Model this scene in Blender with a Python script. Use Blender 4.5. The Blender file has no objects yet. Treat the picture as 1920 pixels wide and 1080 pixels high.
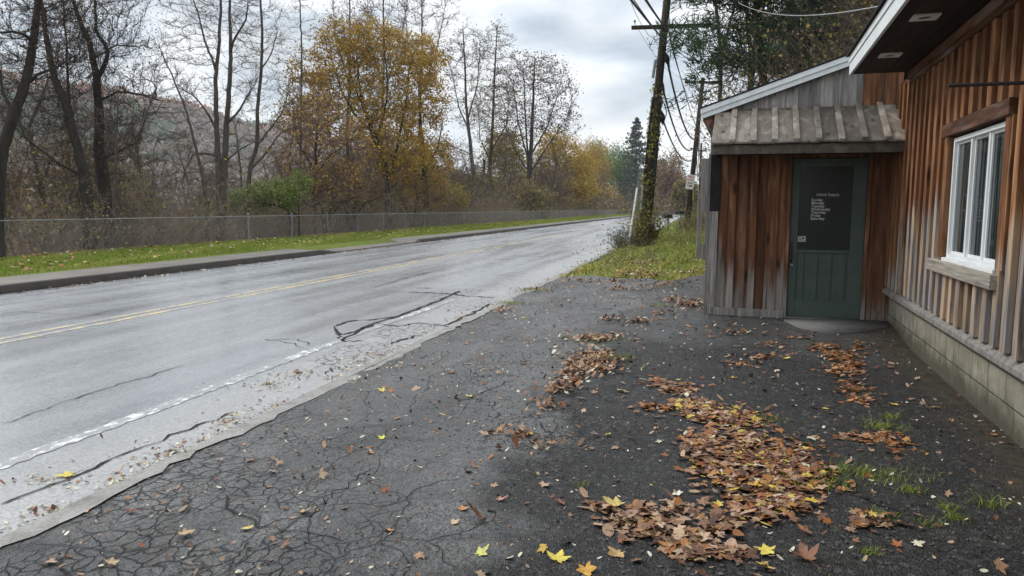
import bpy, math, random
import numpy as np
from mathutils import Vector, Matrix
R = math.radians
rng = np.random.default_rng(7)
random.seed(7)
scene = bpy.context.scene
COL = scene.collection

# ------------------------------------------------------------------ camera
F = 1400.; EYE = 1.5
yaw = math.atan(350/F); pit = math.atan(152/F); roll = R(0.4)
fw = np.array([-math.sin(yaw)*math.cos(pit), math.cos(yaw)*math.cos(pit), -math.sin(pit)])
rt = np.array([math.cos(yaw), math.sin(yaw), 0.]); upv = np.cross(rt, fw)
r2 = rt*math.cos(roll)+upv*math.sin(roll); u2 = upv*math.cos(roll)-rt*math.sin(roll)
cd = bpy.data.cameras.new('camera'); cam = bpy.data.objects.new('camera', cd); COL.objects.link(cam)
cd.sensor_width = 36; cd.lens = F/1920*36; cd.clip_start = 0.05; cd.clip_end = 6000
cam.matrix_world = Matrix(((r2[0], u2[0], -fw[0], 0), (r2[1], u2[1], -fw[1], 0), (r2[2], u2[2], -fw[2], EYE), (0, 0, 0, 1)))
scene.camera = cam
C0 = np.array([0, 0, EYE])
def ray(x, y): return fw+r2*(x-960)/F+u2*(540-y)/F
def G(x, y, z=0.):                       # point of the ground seen at a place of the photo
    d = ray(x, y); return C0+d*((z-EYE)/d[2])
def at(x, y, D): return C0+ray(x, y)*D   # point at depth D
def atY(x, y, Y): d = ray(x, y); return C0+d*(Y/d[1])
def depthX(px, X): d = ray(px, 400); return X/d[0]

# ------------------------------------------------------------------ light
SUN_EL, SUN_AZ = R(42), R(-70)
w = bpy.data.worlds.new('World'); scene.world = w; w.use_nodes = True
nt = w.node_tree; nt.nodes.clear()
def nn(t, k, **kw):
    n = t.nodes.new(k)
    for a, b in kw.items(): setattr(n, a, b)
    return n
def build_world():
    L = nt.links.new
    out = nn(nt, 'ShaderNodeOutputWorld'); bg = nn(nt, 'ShaderNodeBackground'); bg.inputs[1].default_value = .1
    sky = nn(nt, 'ShaderNodeTexSky'); sky.sky_type = 'NISHITA'; sky.sun_disc = False
    sky.sun_elevation = SUN_EL; sky.sun_rotation = SUN_AZ; sky.altitude = 200; sky.dust_density = 2
    tc = nn(nt, 'ShaderNodeTexCoord'); sep = nn(nt, 'ShaderNodeSeparateXYZ'); L(tc.outputs['Generated'], sep.inputs[0])
    zz = nn(nt, 'ShaderNodeMath', operation='MAXIMUM'); L(sep.outputs[2], zz.inputs[0]); zz.inputs[1].default_value = 0.0
    za = nn(nt, 'ShaderNodeMath', operation='ADD'); L(zz.outputs[0], za.inputs[0]); za.inputs[1].default_value = 0.28
    cx = nn(nt, 'ShaderNodeVectorMath', operation='DIVIDE'); L(tc.outputs['Generated'], cx.inputs[0])
    cb = nn(nt, 'ShaderNodeCombineXYZ')
    for i in range(3): L(za.outputs[0], cb.inputs[i])
    L(cb.outputs[0], cx.inputs[1])
    mp = nn(nt, 'ShaderNodeMapping'); L(cx.outputs[0], mp.inputs[0]); mp.inputs['Scale'].default_value = (1.0, 1.0, 1.6); mp.inputs['Location'].default_value = (3.1, 1.35, 0.4)
    n1 = nn(nt, 'ShaderNodeTexNoise'); L(mp.outputs[0], n1.inputs[0]); n1.inputs['Scale'].default_value = 1.9; n1.inputs['Detail'].default_value = 6; n1.inputs['Roughness'].default_value = .5; n1.inputs['Distortion'].default_value = .25
    n2 = nn(nt, 'ShaderNodeTexNoise'); L(mp.outputs[0], n2.inputs[0]); n2.inputs['Scale'].default_value = 4.2; n2.inputs['Detail'].default_value = 5; n2.inputs['Roughness'].default_value = .5
    ramp = nn(nt, 'ShaderNodeValToRGB'); L(n1.outputs[0], ramp.inputs[0])
    e = ramp.color_ramp.elements
    e[0].position = .36; e[0].color = (3.5, 4.2, 5.0, 1)
    e[1].position = .6; e[1].color = (8.8, 8.95, 9.1, 1)
    m = e.new(.47); m.color = (5.6, 6.2, 6.8, 1)
    r2_ = nn(nt, 'ShaderNodeMapRange'); L(n2.outputs[0], r2_.inputs[0]); r2_.inputs[1].default_value = .3; r2_.inputs[2].default_value = .7; r2_.inputs[3].default_value = .84; r2_.inputs[4].default_value = 1.14
    mul = nn(nt, 'ShaderNodeVectorMath', operation='SCALE'); L(ramp.outputs[0], mul.inputs[0]); L(r2_.outputs[0], mul.inputs['Scale'])
    # horizon brighter band of thin cloud
    hz = nn(nt, 'ShaderNodeMapRange'); L(zz.outputs[0], hz.inputs[0]); hz.inputs[1].default_value = 0.02; hz.inputs[2].default_value = .17; hz.inputs[3].default_value = .75; hz.inputs[4].default_value = 0
    mh = nn(nt, 'ShaderNodeMix', data_type='RGBA'); L(hz.outputs[0], mh.inputs[0]); L(mul.outputs[0], mh.inputs[6]); mh.inputs[7].default_value = (8.8, 8.95, 9.0, 1)
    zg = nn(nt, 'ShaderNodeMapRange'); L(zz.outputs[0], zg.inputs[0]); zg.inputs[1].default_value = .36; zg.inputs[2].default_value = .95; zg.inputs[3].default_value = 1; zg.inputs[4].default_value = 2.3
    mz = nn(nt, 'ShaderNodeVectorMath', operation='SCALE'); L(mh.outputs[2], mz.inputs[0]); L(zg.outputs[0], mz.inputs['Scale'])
    # thin gaps letting blue sky through
    gap = nn(nt, 'ShaderNodeMapRange'); L(n1.outputs[0], gap.inputs[0]); gap.inputs[1].default_value = .46; gap.inputs[2].default_value = .3; gap.inputs[3].default_value = 0.08; gap.inputs[4].default_value = .35
    mk_ = nn(nt, 'ShaderNodeMix', data_type='RGBA'); L(gap.outputs[0], mk_.inputs[0]); L(mz.outputs[0], mk_.inputs[6]); L(sky.outputs[0], mk_.inputs[7])
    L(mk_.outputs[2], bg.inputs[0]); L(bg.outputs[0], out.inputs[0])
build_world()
sl = bpy.data.lights.new('sun', 'SUN'); sl.energy = 1.3; sl.angle = R(14); sl.color = (1, .96, .9)
so = bpy.data.objects.new('sun', sl); COL.objects.link(so)
sd = Vector((math.sin(SUN_AZ)*math.cos(SUN_EL), math.cos(SUN_AZ)*math.cos(SUN_EL), math.sin(SUN_EL)))
so.rotation_euler = (-sd).to_track_quat('-Z', 'Y').to_euler()
scene.view_settings.view_transform = 'Standard'; scene.view_settings.look = 'None'
scene.view_settings.exposure = 0.5; scene.view_settings.gamma = 1
scene.cycles.max_bounces = 6; scene.cycles.transparent_max_bounces = 12

# ------------------------------------------------------------------ helpers
def tag(o, label=None, cat=None, group=None, kind=None):
    if label: o['label'] = label
    if cat: o['category'] = cat
    if group: o['group'] = group
    if kind: o['kind'] = kind
    return o
def thing(name, label, cat, loc=(0, 0, 0), rz=0, group=None):
    o = bpy.data.objects.new(name, None); COL.objects.link(o); o.location = loc; o.rotation_euler = (0, 0, rz)
    o.empty_display_size = .2
    return tag(o, label, cat, group)
def mesh_np(name, V, FL, mats, parent=None, tone=None, smooth=False):
    """FL: list of (faces array, material index)."""
    me = bpy.data.meshes.new(name)
    V = np.asarray(V, dtype=np.float32).reshape(-1, 3)
    FL = [(np.asarray(f, dtype=np.int32), m) for f, m in FL if len(f)]
    me.vertices.add(len(V)); me.vertices.foreach_set('co', V.ravel())
    nl = sum(f.size for f, m in FL); nf = sum(len(f) for f, m in FL)
    me.loops.add(nl); me.polygons.add(nf)
    me.loops.foreach_set('vertex_index', np.concatenate([f.ravel() for f, m in FL]))
    st = []; base = 0; mi = []
    for f, m in FL:
        k = f.shape[1]; st.append(base+np.arange(len(f))*k); base += f.size; mi.append(np.full(len(f), m, dtype=np.int32))
    me.polygons.foreach_set('loop_start', np.concatenate(st).astype(np.int32))
    me.polygons.foreach_set('material_index', np.concatenate(mi))
    for m in (mats if isinstance(mats, (list, tuple)) else [mats]): me.materials.append(m)
    if tone is not None:
        a = me.color_attributes.new('tone', 'FLOAT_COLOR', 'POINT')
        t = np.asarray(tone, dtype=np.float32)
        if t.ndim == 1: t = np.stack([t, t, t, np.ones_like(t)], 1)
        a.data.foreach_set('color', t.ravel())
    me.update(calc_edges=True); me.validate()
    if smooth: me.polygons.foreach_set('use_smooth', [True]*len(me.polygons))
    o = bpy.data.objects.new(name, me); COL.objects.link(o)
    if parent is not None: o.parent = parent
    return o
class MB:
    def __init__(s): s.v = []; s.f = {}; s.t = []; s.n = 0
    def add(s, vs, fs, tone=.5, mi=0):
        s.v += [tuple(v) for v in vs]; s.t += [tone]*len(vs)
        for f in fs: s.f.setdefault((len(f), mi), []).append([i+s.n for i in f])
        s.n += len(vs); return s
    def box(s, x0, x1, y0, y1, z0, z1, tone=.5, mi=0, M=None, jit=0):
        vs = [(x, y, z) for z in (z0, z1) for y in (y0, y1) for x in (x0, x1)]
        if jit: vs = [tuple(c+random.uniform(-jit, jit) for c in v) for v in vs]
        if M is not None: vs = [tuple(M @ Vector(v)) for v in vs]
        return s.add(vs, [(0, 2, 3, 1), (4, 5, 7, 6), (0, 1, 5, 4), (2, 6, 7, 3), (0, 4, 6, 2), (1, 3, 7, 5)], tone, mi)
    def prism(s, poly, axis, a0, a1, tone=.5, mi=0):
        """poly: 2D points; axis 'x','y','z' = extrusion axis."""
        n = len(poly); vs = []
        for a in (a0, a1):
            for p, q in poly: vs.append({'x': (a, p, q), 'y': (p, a, q), 'z': (p, q, a)}[axis])
        fs = [tuple(range(n))[::-1], tuple(range(n, 2*n))]+[(i, (i+1) % n, n+(i+1) % n, n+i) for i in range(n)]
        return s.add(vs, fs, tone, mi)
    def tube(s, pts, rad, k=8, tone=.5, mi=0, cap=True):
        pts = [Vector(p) for p in pts]; n = len(pts); rad = rad if hasattr(rad, '__len__') else [rad]*n
        vs = []; up = Vector((.13, .21, .97))
        for i, p in enumerate(pts):
            d = (pts[min(i+1, n-1)]-pts[max(i-1, 0)]).normalized()
            if abs(d.dot(up)) > .95: up = Vector((1, .1, .05))
            a = d.cross(up).normalized(); b = d.cross(a)
            for j in range(k):
                t = 2*math.pi*j/k; vs.append(p+(a*math.cos(t)+b*math.sin(t))*rad[i])
        fs = [(i*k+j, i*k+(j+1) % k, (i+1)*k+(j+1) % k, (i+1)*k+j) for i in range(n-1) for j in range(k)]
        if cap: fs += [tuple(range(k)), tuple(range((n-1)*k, n*k))[::-1]]
        return s.add(vs, fs, tone, mi)
    def build(s, name, mats, parent=None, bevel=0, smooth=False):
        me = bpy.data.meshes.new(name)
        fs = []; mi = []
        for (k, m), l in s.f.items(): fs += l; mi += [m]*len(l)
        me.from_pydata(s.v, [], fs)
        for m in (mats if isinstance(mats, (list, tuple)) else [mats]): me.materials.append(m)
        me.polygons.foreach_set('material_index', mi)
        a = me.color_attributes.new('tone', 'FLOAT_COLOR', 'POINT')
        a.data.foreach_set('color', np.repeat(np.array(s.t, dtype=np.float32), 4))
        bm_fix(me)
        if smooth: me.polygons.foreach_set('use_smooth', [True]*len(me.polygons))
        o = bpy.data.objects.new(name, me); COL.objects.link(o)
        if parent is not None: o.parent = parent
        if bevel:
            b = o.modifiers.new('bevel', 'BEVEL'); b.width = bevel; b.segments = 2; b.limit_method = 'ANGLE'
        return o
def bm_fix(me):
    import bmesh
    bm = bmesh.new(); bm.from_mesh(me); bmesh.ops.recalc_face_normals(bm, faces=bm.faces); bm.to_mesh(me); bm.free()

# ------------------------------------------------------------------ materials
class Mat:
    def __init__(s, name, rough=.8, spec=.3):
        s.m = bpy.data.materials.new(name); s.m.use_nodes = True; s.t = s.m.node_tree
        s.b = s.t.nodes['Principled BSDF']; s.b.inputs['Roughness'].default_value = rough
        s.b.inputs['Specular IOR Level'].default_value = spec
        s.co = None
    def link(s, a, b): s.t.links.new(a, b)
    def coord(s, scale=(1, 1, 1), kind='Object', rot=(0, 0, 0), warp=0, wscale=1):
        tc = nn(s.t, 'ShaderNodeTexCoord'); mp = nn(s.t, 'ShaderNodeMapping'); mp.inputs['Scale'].default_value = scale; mp.inputs['Rotation'].default_value = rot
        if warp:
            n = nn(s.t, 'ShaderNodeTexNoise'); s.link(tc.outputs[kind], n.inputs[0]); n.inputs['Scale'].default_value = wscale; n.inputs['Detail'].default_value = 3
            sub = nn(s.t, 'ShaderNodeVectorMath', operation='MULTIPLY_ADD'); s.link(n.outputs[1], sub.inputs[0]); sub.inputs[1].default_value = (warp,)*3
            s.link(tc.outputs[kind], sub.inputs[2]); s.link(sub.outputs[0], mp.inputs[0])
        else: s.link(tc.outputs[kind], mp.inputs[0])
        return mp.outputs[0]
    def noise(s, scale=5, detail=4, rough=.55, co=None, dist=0, col=False):
        n = nn(s.t, 'ShaderNodeTexNoise'); n.inputs['Scale'].default_value = scale; n.inputs['Detail'].default_value = detail
        n.inputs['Roughness'].default_value = rough; n.inputs['Distortion'].default_value = dist
        s.link(co if co is not None else s.coord(), n.inputs[0]); return n.outputs[1 if col else 0]
    def voro(s, scale=5, feature='F1', co=None, out='Distance'):
        n = nn(s.t, 'ShaderNodeTexVoronoi', feature=feature); n.inputs['Scale'].default_value = scale
        s.link(co if co is not None else s.coord(), n.inputs[0]); return n.outputs[out]
    def rng(s, v, a, b, c=0., d=1., smooth=False):
        n = nn(s.t, 'ShaderNodeMapRange'); s.link(v, n.inputs[0])
        if smooth: n.interpolation_type = 'SMOOTHSTEP'
        for i, x in enumerate((a, b, c, d)): n.inputs[i+1].default_value = x
        return n.outputs[0]
    def math(s, op, a, b=None, clamp=False):
        n = nn(s.t, 'ShaderNodeMath', operation=op); n.use_clamp = clamp
        for i, x in enumerate((a, b)):
            if x is None: continue
            if hasattr(x, 'links'): s.link(x, n.inputs[i])
            else: n.inputs[i].default_value = x
        return n.outputs[0]
    def mix(s, f, a, b, mode='MIX'):
        n = nn(s.t, 'ShaderNodeMix', data_type='RGBA', blend_type=mode)
        for i, x in ((0, f), (6, a), (7, b)):
            if hasattr(x, 'links'): s.link(x, n.inputs[i])
            elif isinstance(x, (int, float)): n.inputs[i].default_value = x
            else: n.inputs[i].default_value = (*x, 1)
        return n.outputs[2]
    def ramp(s, v, stops):
        n = nn(s.t, 'ShaderNodeValToRGB'); s.link(v, n.inputs[0]); e = n.color_ramp.elements
        while len(e) < len(stops): e.new(.5)
        for i, (p, c) in enumerate(stops):
            e[i].position = p; e[i].color = (*c, 1) if hasattr(c, '__len__') else (c, c, c, 1)
        return n.outputs[0]
    def xyz(s, co=None):
        n = nn(s.t, 'ShaderNodeSeparateXYZ'); s.link(co if co is not None else s.coord(), n.inputs[0]); return n.outputs
    def tone(s):
        n = nn(s.t, 'ShaderNodeAttribute', attribute_name='tone'); return n.outputs['Color']
    def color(s, c):
        if hasattr(c, 'links'): s.link(c, s.b.inputs['Base Color'])
        else: s.b.inputs['Base Color'].default_value = (*c, 1)
        return s
    def rough(s, v): s.link(v, s.b.inputs['Roughness']); return s
    def bump(s, h, strength=.3, dist=.01):
        n = nn(s.t, 'ShaderNodeBump'); n.inputs['Strength'].default_value = strength; n.inputs['Distance'].default_value = dist
        s.link(h, n.inputs['Height']); s.link(n.outputs[0], s.b.inputs['Normal']); return s
def simple(name, c, rough=.7, spec=.3, var=.25, sc=8, metal=0):
    M = Mat(name, rough, spec); n = M.noise(sc, 4)
    M.color(M.mix(M.rng(n, .3, .7), tuple(x*(1-var) for x in c), tuple(min(1, x*(1+var)) for x in c)))
    M.bump(M.noise(sc*4, 3), .15); M.b.inputs['Metallic'].default_value = metal
    return M.m

def wood_mat(name, dark, mid, lite, grey=(.22, .21, .2), thr=None, thr_ramp=None, gamp=.5, gw=.35, axis='z', rough=.72, pale=None, streak=1.0, greyall=0.0, tonevar=(.62, 1.35), stain=.72):
    """vertical-grained weathered boards; grey bleaching climbs to height thr (or a curve along the wall)."""
    M = Mat(name, rough, .25)
    sc = {'z': (38, 38, 1.6), 'x': (1.6, 38, 38), 'y': (38, 1.6, 38)}[axis]
    tone = M.tone(); ts = nn(M.t, 'ShaderNodeSeparateColor'); M.link(tone, ts.inputs[0]); tv = ts.outputs[0]
    tc = nn(M.t, 'ShaderNodeTexCoord')
    off = nn(M.t, 'ShaderNodeVectorMath', operation='SCALE'); M.link(tone, off.inputs[0]); off.inputs['Scale'].default_value = 13.
    ad = nn(M.t, 'ShaderNodeVectorMath', operation='ADD'); M.link(tc.outputs['Object'], ad.inputs[0]); M.link(off.outputs[0], ad.inputs[1])
    mp = nn(M.t, 'ShaderNodeMapping'); mp.inputs['Scale'].default_value = sc; M.link(ad.outputs[0], mp.inputs[0]); gco = mp.outputs[0]
    mp2 = nn(M.t, 'ShaderNodeMapping'); mp2.inputs['Scale'].default_value = tuple(x*.22 if x > 5 else x*.9 for x in sc); M.link(ad.outputs[0], mp2.inputs[0])
    g1 = M.noise(1.0, 6, .65, gco, .8); g2 = M.noise(1.0, 3, .5, mp2.outputs[0], .6)
    col = M.mix(M.rng(g1, .3, .68), dark, mid)
    col = M.mix(M.rng(g2, .48, .72), col, lite)
    # knots
    mk = nn(M.t, 'ShaderNodeMapping'); mk.inputs['Scale'].default_value = tuple(6 if x > 5 else 1.7 for x in sc); M.link(ad.outputs[0], mk.inputs[0])
    kn = M.voro(1.0, 'F1', mk.outputs[0]); col = M.mix(M.rng(kn, .06, .2, .9, 0), col, tuple(x*.25 for x in dark))
    # grey weathering
    xyz = M.xyz()
    gn = M.noise(1.0, 5, .6, mp2.outputs[0], .3)
    if thr is not None or thr_ramp is not None:
        if thr_ramp is not None:
            ax, a, b, stops, scale = thr_ramp
            t = M.rng(xyz[ax], a, b); t = M.ramp(t, stops); tsp = nn(M.t, 'ShaderNodeSeparateColor'); M.link(t, tsp.inputs[0])
            th = M.math('MULTIPLY', tsp.outputs[0], scale)
        else: th = thr
        th = M.math('ADD', th, M.math('MULTIPLY', M.math('SUBTRACT', tv, .5), .7))
        h = M.math('SUBTRACT', M.math('ADD', th, M.math('MULTIPLY', M.math('SUBTRACT', gn, .5), gamp*2)), xyz[2])
        mask = M.rng(h, -gw/2, gw/2, 0, 1, True)
    else: mask = M.rng(gn, .5-.6*greyall, .75-.6*greyall, 0, 1)
    gcol = M.mix(M.rng(g1, .28, .7), tuple(x*.45 for x in grey), tuple(min(1, x*1.35) for x in grey))
    if pale is not None: gcol = M.mix(M.rng(g2, .42, .62), gcol, pale)
    col = M.mix(mask, col, gcol)
    sk_ = nn(M.t, 'ShaderNodeMapping'); sk_.inputs['Scale'].default_value = tuple(13 if x > 5 else .9 for x in sc); M.link(ad.outputs[0], sk_.inputs[0])
    stn = M.noise(1.0, 5, .7, sk_.outputs[0], .5); col = M.mix(M.rng(stn, .5, .68, 0, stain), col, tuple(x*.4 for x in dark))
    tvv = M.rng(tv, 0, 1, *tonevar)
    cc = nn(M.t, 'ShaderNodeVectorMath', operation='SCALE'); M.link(col, cc.inputs[0]); M.link(tvv, cc.inputs['Scale'])
    M.color(cc.outputs[0])
    M.bump(g1, .55, .006)
    M.rough(M.rng(g1, .3, .7, rough-.1, rough+.15))
    return M.m

def asphalt_road():
    M = Mat('wet_worn_asphalt', .4, .5)
    co = M.coord(); x, y, z = M.xyz(co)
    st = M.noise(1, 5, .6, M.coord((3.0, .12, 1), warp=.3)); blot = M.noise(.45, 5, .6, co)
    fine = M.voro(95, 'F1', co, 'Color'); fs = nn(M.t, 'ShaderNodeSeparateColor'); M.link(fine, fs.inputs[0])
    col = M.mix(M.rng(st, .3, .7), (.22, .226, .235), (.295, .301, .308))
    col = M.mix(M.rng(blot, .35, .7, 0, .5), col, (.34, .342, .345))
    # dusty shoulder strip beyond the white line
    sh = M.math('ADD', x, M.math('MULTIPLY', M.math('SUBTRACT', M.noise(2.2, 5, .65, co), .5), .9))
    shm = M.rng(sh, -3.95, -3.5, 0, .6, True); col = M.mix(shm, col, (.33, .325, .31))
    sp = M.rng(fs.outputs[0], 0, 1, .74, 1.26)
    cc = nn(M.t, 'ShaderNodeVectorMath', operation='SCALE'); M.link(col, cc.inputs[0]); M.link(sp, cc.inputs['Scale']); col = cc.outputs[0]
    # broken-up patches beside the line: web of fine cracks
    def blob(cx, cy, rx, ry):
        dx = M.math('DIVIDE', M.math('SUBTRACT', x, cx), rx); dy = M.math('DIVIDE', M.math('SUBTRACT', y, cy), ry)
        r = M.math('ADD', M.math('MULTIPLY', dx, dx), M.math('MULTIPLY', dy, dy))
        r = M.math('ADD', r, M.math('MULTIPLY', M.math('SUBTRACT', M.noise(3.5, 4, .6, co), .5), 1.6))
        return M.rng(r, .7, 1.05, 1, 0)
    bm = blob(-3.35, 6.9, .36, .75)
    for a in ((-3.4, 8.4, .36, .75), (-4.05, 12.2, .42, 1.0), (-3.4, 11.0, .3, 1.0)): bm = M.math('MAXIMUM', bm, blob(*a))
    wc = M.coord(warp=.05, wscale=9)
    ck = M.rng(M.voro(9, 'DISTANCE_TO_EDGE', wc), .0, .09, 1, 0)
    col = M.mix(M.math('MULTIPLY', ck, bm), col, (.03, .03, .032))
    # long thin cracks
    ck2 = M.rng(M.voro(.42, 'DISTANCE_TO_EDGE', M.coord((1, .32, 1), warp=.5, wscale=1.3)), .0, .0035, 1, 0)
    ck2 = M.math('MULTIPLY', ck2, M.rng(M.noise(.35, 2, .5, co), .5, .56)); col = M.mix(M.math('MULTIPLY', ck2, .75), col, (.04, .04, .042))
    M.color(col)
    M.rough(M.rng(M.math('ADD', M.math('ADD', M.math('MULTIPLY', M.noise(1, 5, .6, M.coord((1.5, .09, 1), warp=.2)), .75), M.math('MULTIPLY', M.noise(2.5, 5, .6, co), .25)), M.math('MULTIPLY', shm, .22)), .36, .7, .15, .42))
    h = M.math('ADD', M.voro(140, 'F1', co), M.math('MULTIPLY', M.math('MULTIPLY', ck, bm), -2.0))
    M.bump(h, .08, .003)
    return M.m

def asphalt_drive():
    M = Mat('dark_driveway_asphalt', .6, .26)
    co = M.coord(); x, y, z = M.xyz(co)
    big = M.noise(.7, 5, .6, co); med = M.noise(3.2, 5, .6, co)
    xx = M.math('ADD', x, M.math('MULTIPLY', M.math('SUBTRACT', big, .5), 2.4))
    edge = M.rng(xx, -1.2, -.8, 1, 0, True)                         # older, smoother, paler asphalt beside the road
    far = M.rng(M.math('ADD', y, M.math('MULTIPLY', M.math('SUBTRACT', big, .5), 5)), 7.2, 9.0, 0, .6, True)
    near = M.rng(M.math('ADD', y, M.math('MULTIPLY', M.math('SUBTRACT', med, .5), 1.6)), 2.2, 3.4, .6, 1, True)
    old = M.math('MAXIMUM', M.math('MULTIPLY', edge, near), far)
    # round island of old asphalt
    vc = M.voro(80, 'F1', co, 'Color'); vs = nn(M.t, 'ShaderNodeSeparateColor'); M.link(vc, vs.inputs[0])
    vb = M.voro(42, 'F1', co, 'Color'); vbs = nn(M.t, 'ShaderNodeSeparateColor'); M.link(vb, vbs.inputs[0])
    new = M.mix(M.rng(vs.outputs[0], 0, 1), (.004, .004, .004), (.048, .046, .044))
    new = M.mix(M.rng(vbs.outputs[1], .75, 1, 0, .8), new, (.10, .096, .088))
    new = M.mix(M.rng(med, .3, .7, 0, .5), new, (.016, .016, .017))
    oldc = M.mix(M.rng(vs.outputs[1], 0, 1), (.05, .05, .05), (.2, .198, .192))
    oldc = M.mix(M.rng(big, .35, .65, 0, .5), oldc, (.062, .061, .06))
    tr_ = M.rng(M.noise(1, 5, .6, M.coord((1.6, .35, 1), warp=.6)), .4, .66, 0, .55); oldc = M.mix(tr_, oldc, (.042, .042, .042)); col = M.mix(old, new, oldc)
    # pale specks of grit
    gr = M.rng(M.voro(38, 'F1', co), .03, .075, 1, 0); gk = M.rng(M.noise(6, 3, .5, co), .5, .62)
    col = M.mix(M.math('MULTIPLY', gr, M.math('MULTIPLY', gk, .7)), col, (.3, .28, .25))
    # soil and moss by the foundation
    soil = M.rng(M.math('SUBTRACT', M.math('ADD', x, M.math('MULTIPLY', M.math('SUBTRACT', med, .5), .9)), M.math('MULTIPLY', y, .059)), 1.3, 1.62, 0, .85, True)
    stain = M.rng(M.noise(1.4, 5, .7, co, .6), .56, .66, 0, .6); col = M.mix(stain, col, (.012, .012, .012))
    col = M.mix(soil, col, M.mix(M.rng(M.noise(14, 4, .6, co), .35, .65), (.03, .026, .018), (.085, .07, .045)))
    moss = M.math('MULTIPLY', M.rng(M.noise(1.7, 5, .65, co), .56, .7), M.rng(x, .3, 1.2)); col = M.mix(M.math('MULTIPLY', moss, .5), col, (.035, .042, .012))
    # alligator cracks at the lower left and long cracks over the old asphalt
    w1 = M.coord((1, .85, 1), warp=.2, wscale=4.5)
    d1 = M.voro(11, 'DISTANCE_TO_EDGE', w1); d2 = M.voro(2.3, 'DISTANCE_TO_EDGE', M.coord((1, .7, 1), warp=.45, wscale=1.6))
    reg = M.math('MULTIPLY', M.rng(M.math('ADD', x, M.math('MULTIPLY', M.math('SUBTRACT', med, .5), 1.1)), -.75, -.45, 1, 0), M.rng(M.math('ADD', y, M.math('ADD', M.math('MULTIPLY', M.math('SUBTRACT', med, .5), 3.5), M.math('MULTIPLY', x, 1.3))), .1, 2.0, 1, .1))
    c1 = M.math('MULTIPLY', M.math('MULTIPLY', M.rng(d1, .003, .075, .85, 0), M.rng(M.noise(1.9, 4, .6, co), .38, .52)), reg)
    c2 = M.math('MULTIPLY', M.math('MULTIPLY', M.rng(d2, .002, .011, .7, 0), M.rng(M.noise(1.1, 3, .5, co), .4, .5)), M.rng(old, .2, .6))
    ck = M.math('MAXIMUM', c1, c2); col = M.mix(M.math('MULTIPLY', ck, .9), col, (.008, .008, .008))
    M.color(col)
    M.rough(M.rng(M.math('ADD', M.noise(2.0, 4, .6, co), M.math('MULTIPLY', old, -.12)), .2, .8, .42, .72))
    h = M.math('ADD', M.math('MULTIPLY', M.voro(120, 'F1', co), M.rng(old, 0, 1, 1.2, .5)), M.math('MULTIPLY', ck, -2.2))
    h = M.math('ADD', h, M.math('MULTIPLY', M.noise(9, 4, .6, co), 1.2))
    M.bump(h, .9, .008)
    return M.m
MT = {}
MT['road'] = asphalt_road(); MT['drive'] = asphalt_drive()
def worn_paint(name, c, under, cov, sc=(14, 6, 1)):
    M = Mat(name, .5, .4); n = M.noise(1, 6, .75, M.coord(sc)); n2 = M.noise(1.2, 3, .5)
    m = M.rng(M.math('ADD', n, M.math('MULTIPLY', M.math('SUBTRACT', n2, .5), .5)), cov-.05, cov+.05)
    M.color(M.mix(m, under, c)); M.bump(M.voro(140, 'F1'), .25, .003); return M.m
MT['yellow'] = worn_paint('worn_yellow_paint', (.6, .47, .22), (.26, .265, .275), .505)
MT['white'] = worn_paint('worn_white_paint', (.75, .75, .74), (.27, .272, .275), .565, (20, 9, 1))
def concrete(name, a, b, dirt=(.06, .05, .04), sc=3):
    M = Mat(name, .8, .3); n = M.noise(sc, 6, .65); c = M.mix(M.rng(n, .3, .7), a, b); d = M.noise(sc*.5, 5, .7)
    c = M.mix(M.rng(d, .5, .72, 0, .8), c, dirt); v = M.voro(120, 'F1', None, 'Color'); s_ = nn(M.t, 'ShaderNodeSeparateColor'); M.link(v, s_.inputs[0])
    cc = nn(M.t, 'ShaderNodeVectorMath', operation='SCALE'); M.link(c, cc.inputs[0]); M.link(M.rng(s_.outputs[0], 0, 1, .8, 1.2), cc.inputs['Scale'])
    M.color(cc.outputs[0]); M.bump(M.noise(60, 4), .4, .004); return M.m
MT['curb_flat'] = concrete('flush_edge_concrete', (.19, .18, .16), (.33, .32, .30), (.09, .085, .07), 9)
MT['walk'] = concrete('sidewalk_concrete', (.12, .108, .092), (.21, .19, .165), (.06, .048, .034), 1.8)
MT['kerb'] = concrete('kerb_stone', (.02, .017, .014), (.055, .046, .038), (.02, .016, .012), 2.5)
MT['pad'] = concrete('door_pad_concrete', (.12, .12, .115), (.18, .175, .165), (.07, .065, .055), 3)
def ground_mat():
    M = Mat('verge_ground', .95, .1); co = M.coord(); n = M.noise(1.2, 6, .7, co); f = M.noise(22, 4, .7, co); br = M.noise(.5, 5, .65, co)
    g = M.mix(M.rng(f, .3, .7), (.07, .1, .018), (.17, .22, .035)); g = M.mix(M.rng(n, .45, .65, 0, .6), g, (.11, .11, .03))
    x = M.xyz(co)[0]
    lf = M.mix(M.rng(M.noise(30, 3, .6, co), .35, .65), (.06, .04, .02), (.2, .12, .05))
    wood = M.math('MAXIMUM', M.rng(x, -18.6, -19.0), M.rng(x, 1.5, 3))
    leafy = M.math('MAXIMUM', wood, M.rng(br, .55, .7, 0, .7))
    M.color(M.mix(leafy, g, lf)); M.bump(f, .8, .05); return M.m
MT['ground'] = ground_mat()
def grass_mat(name, a, b, c):
    M = Mat(name, .7, .2); t = M.tone(); s_ = nn(M.t, 'ShaderNodeSeparateColor'); M.link(t, s_.inputs[0])
    M.color(M.ramp(s_.outputs[0], [(0, a), (.6, b), (1, c)])); return M.m
MT['grass'] = grass_mat('grass_blades', (.12, .17, .02), (.25, .31, .04), (.5, .42, .15))
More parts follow.
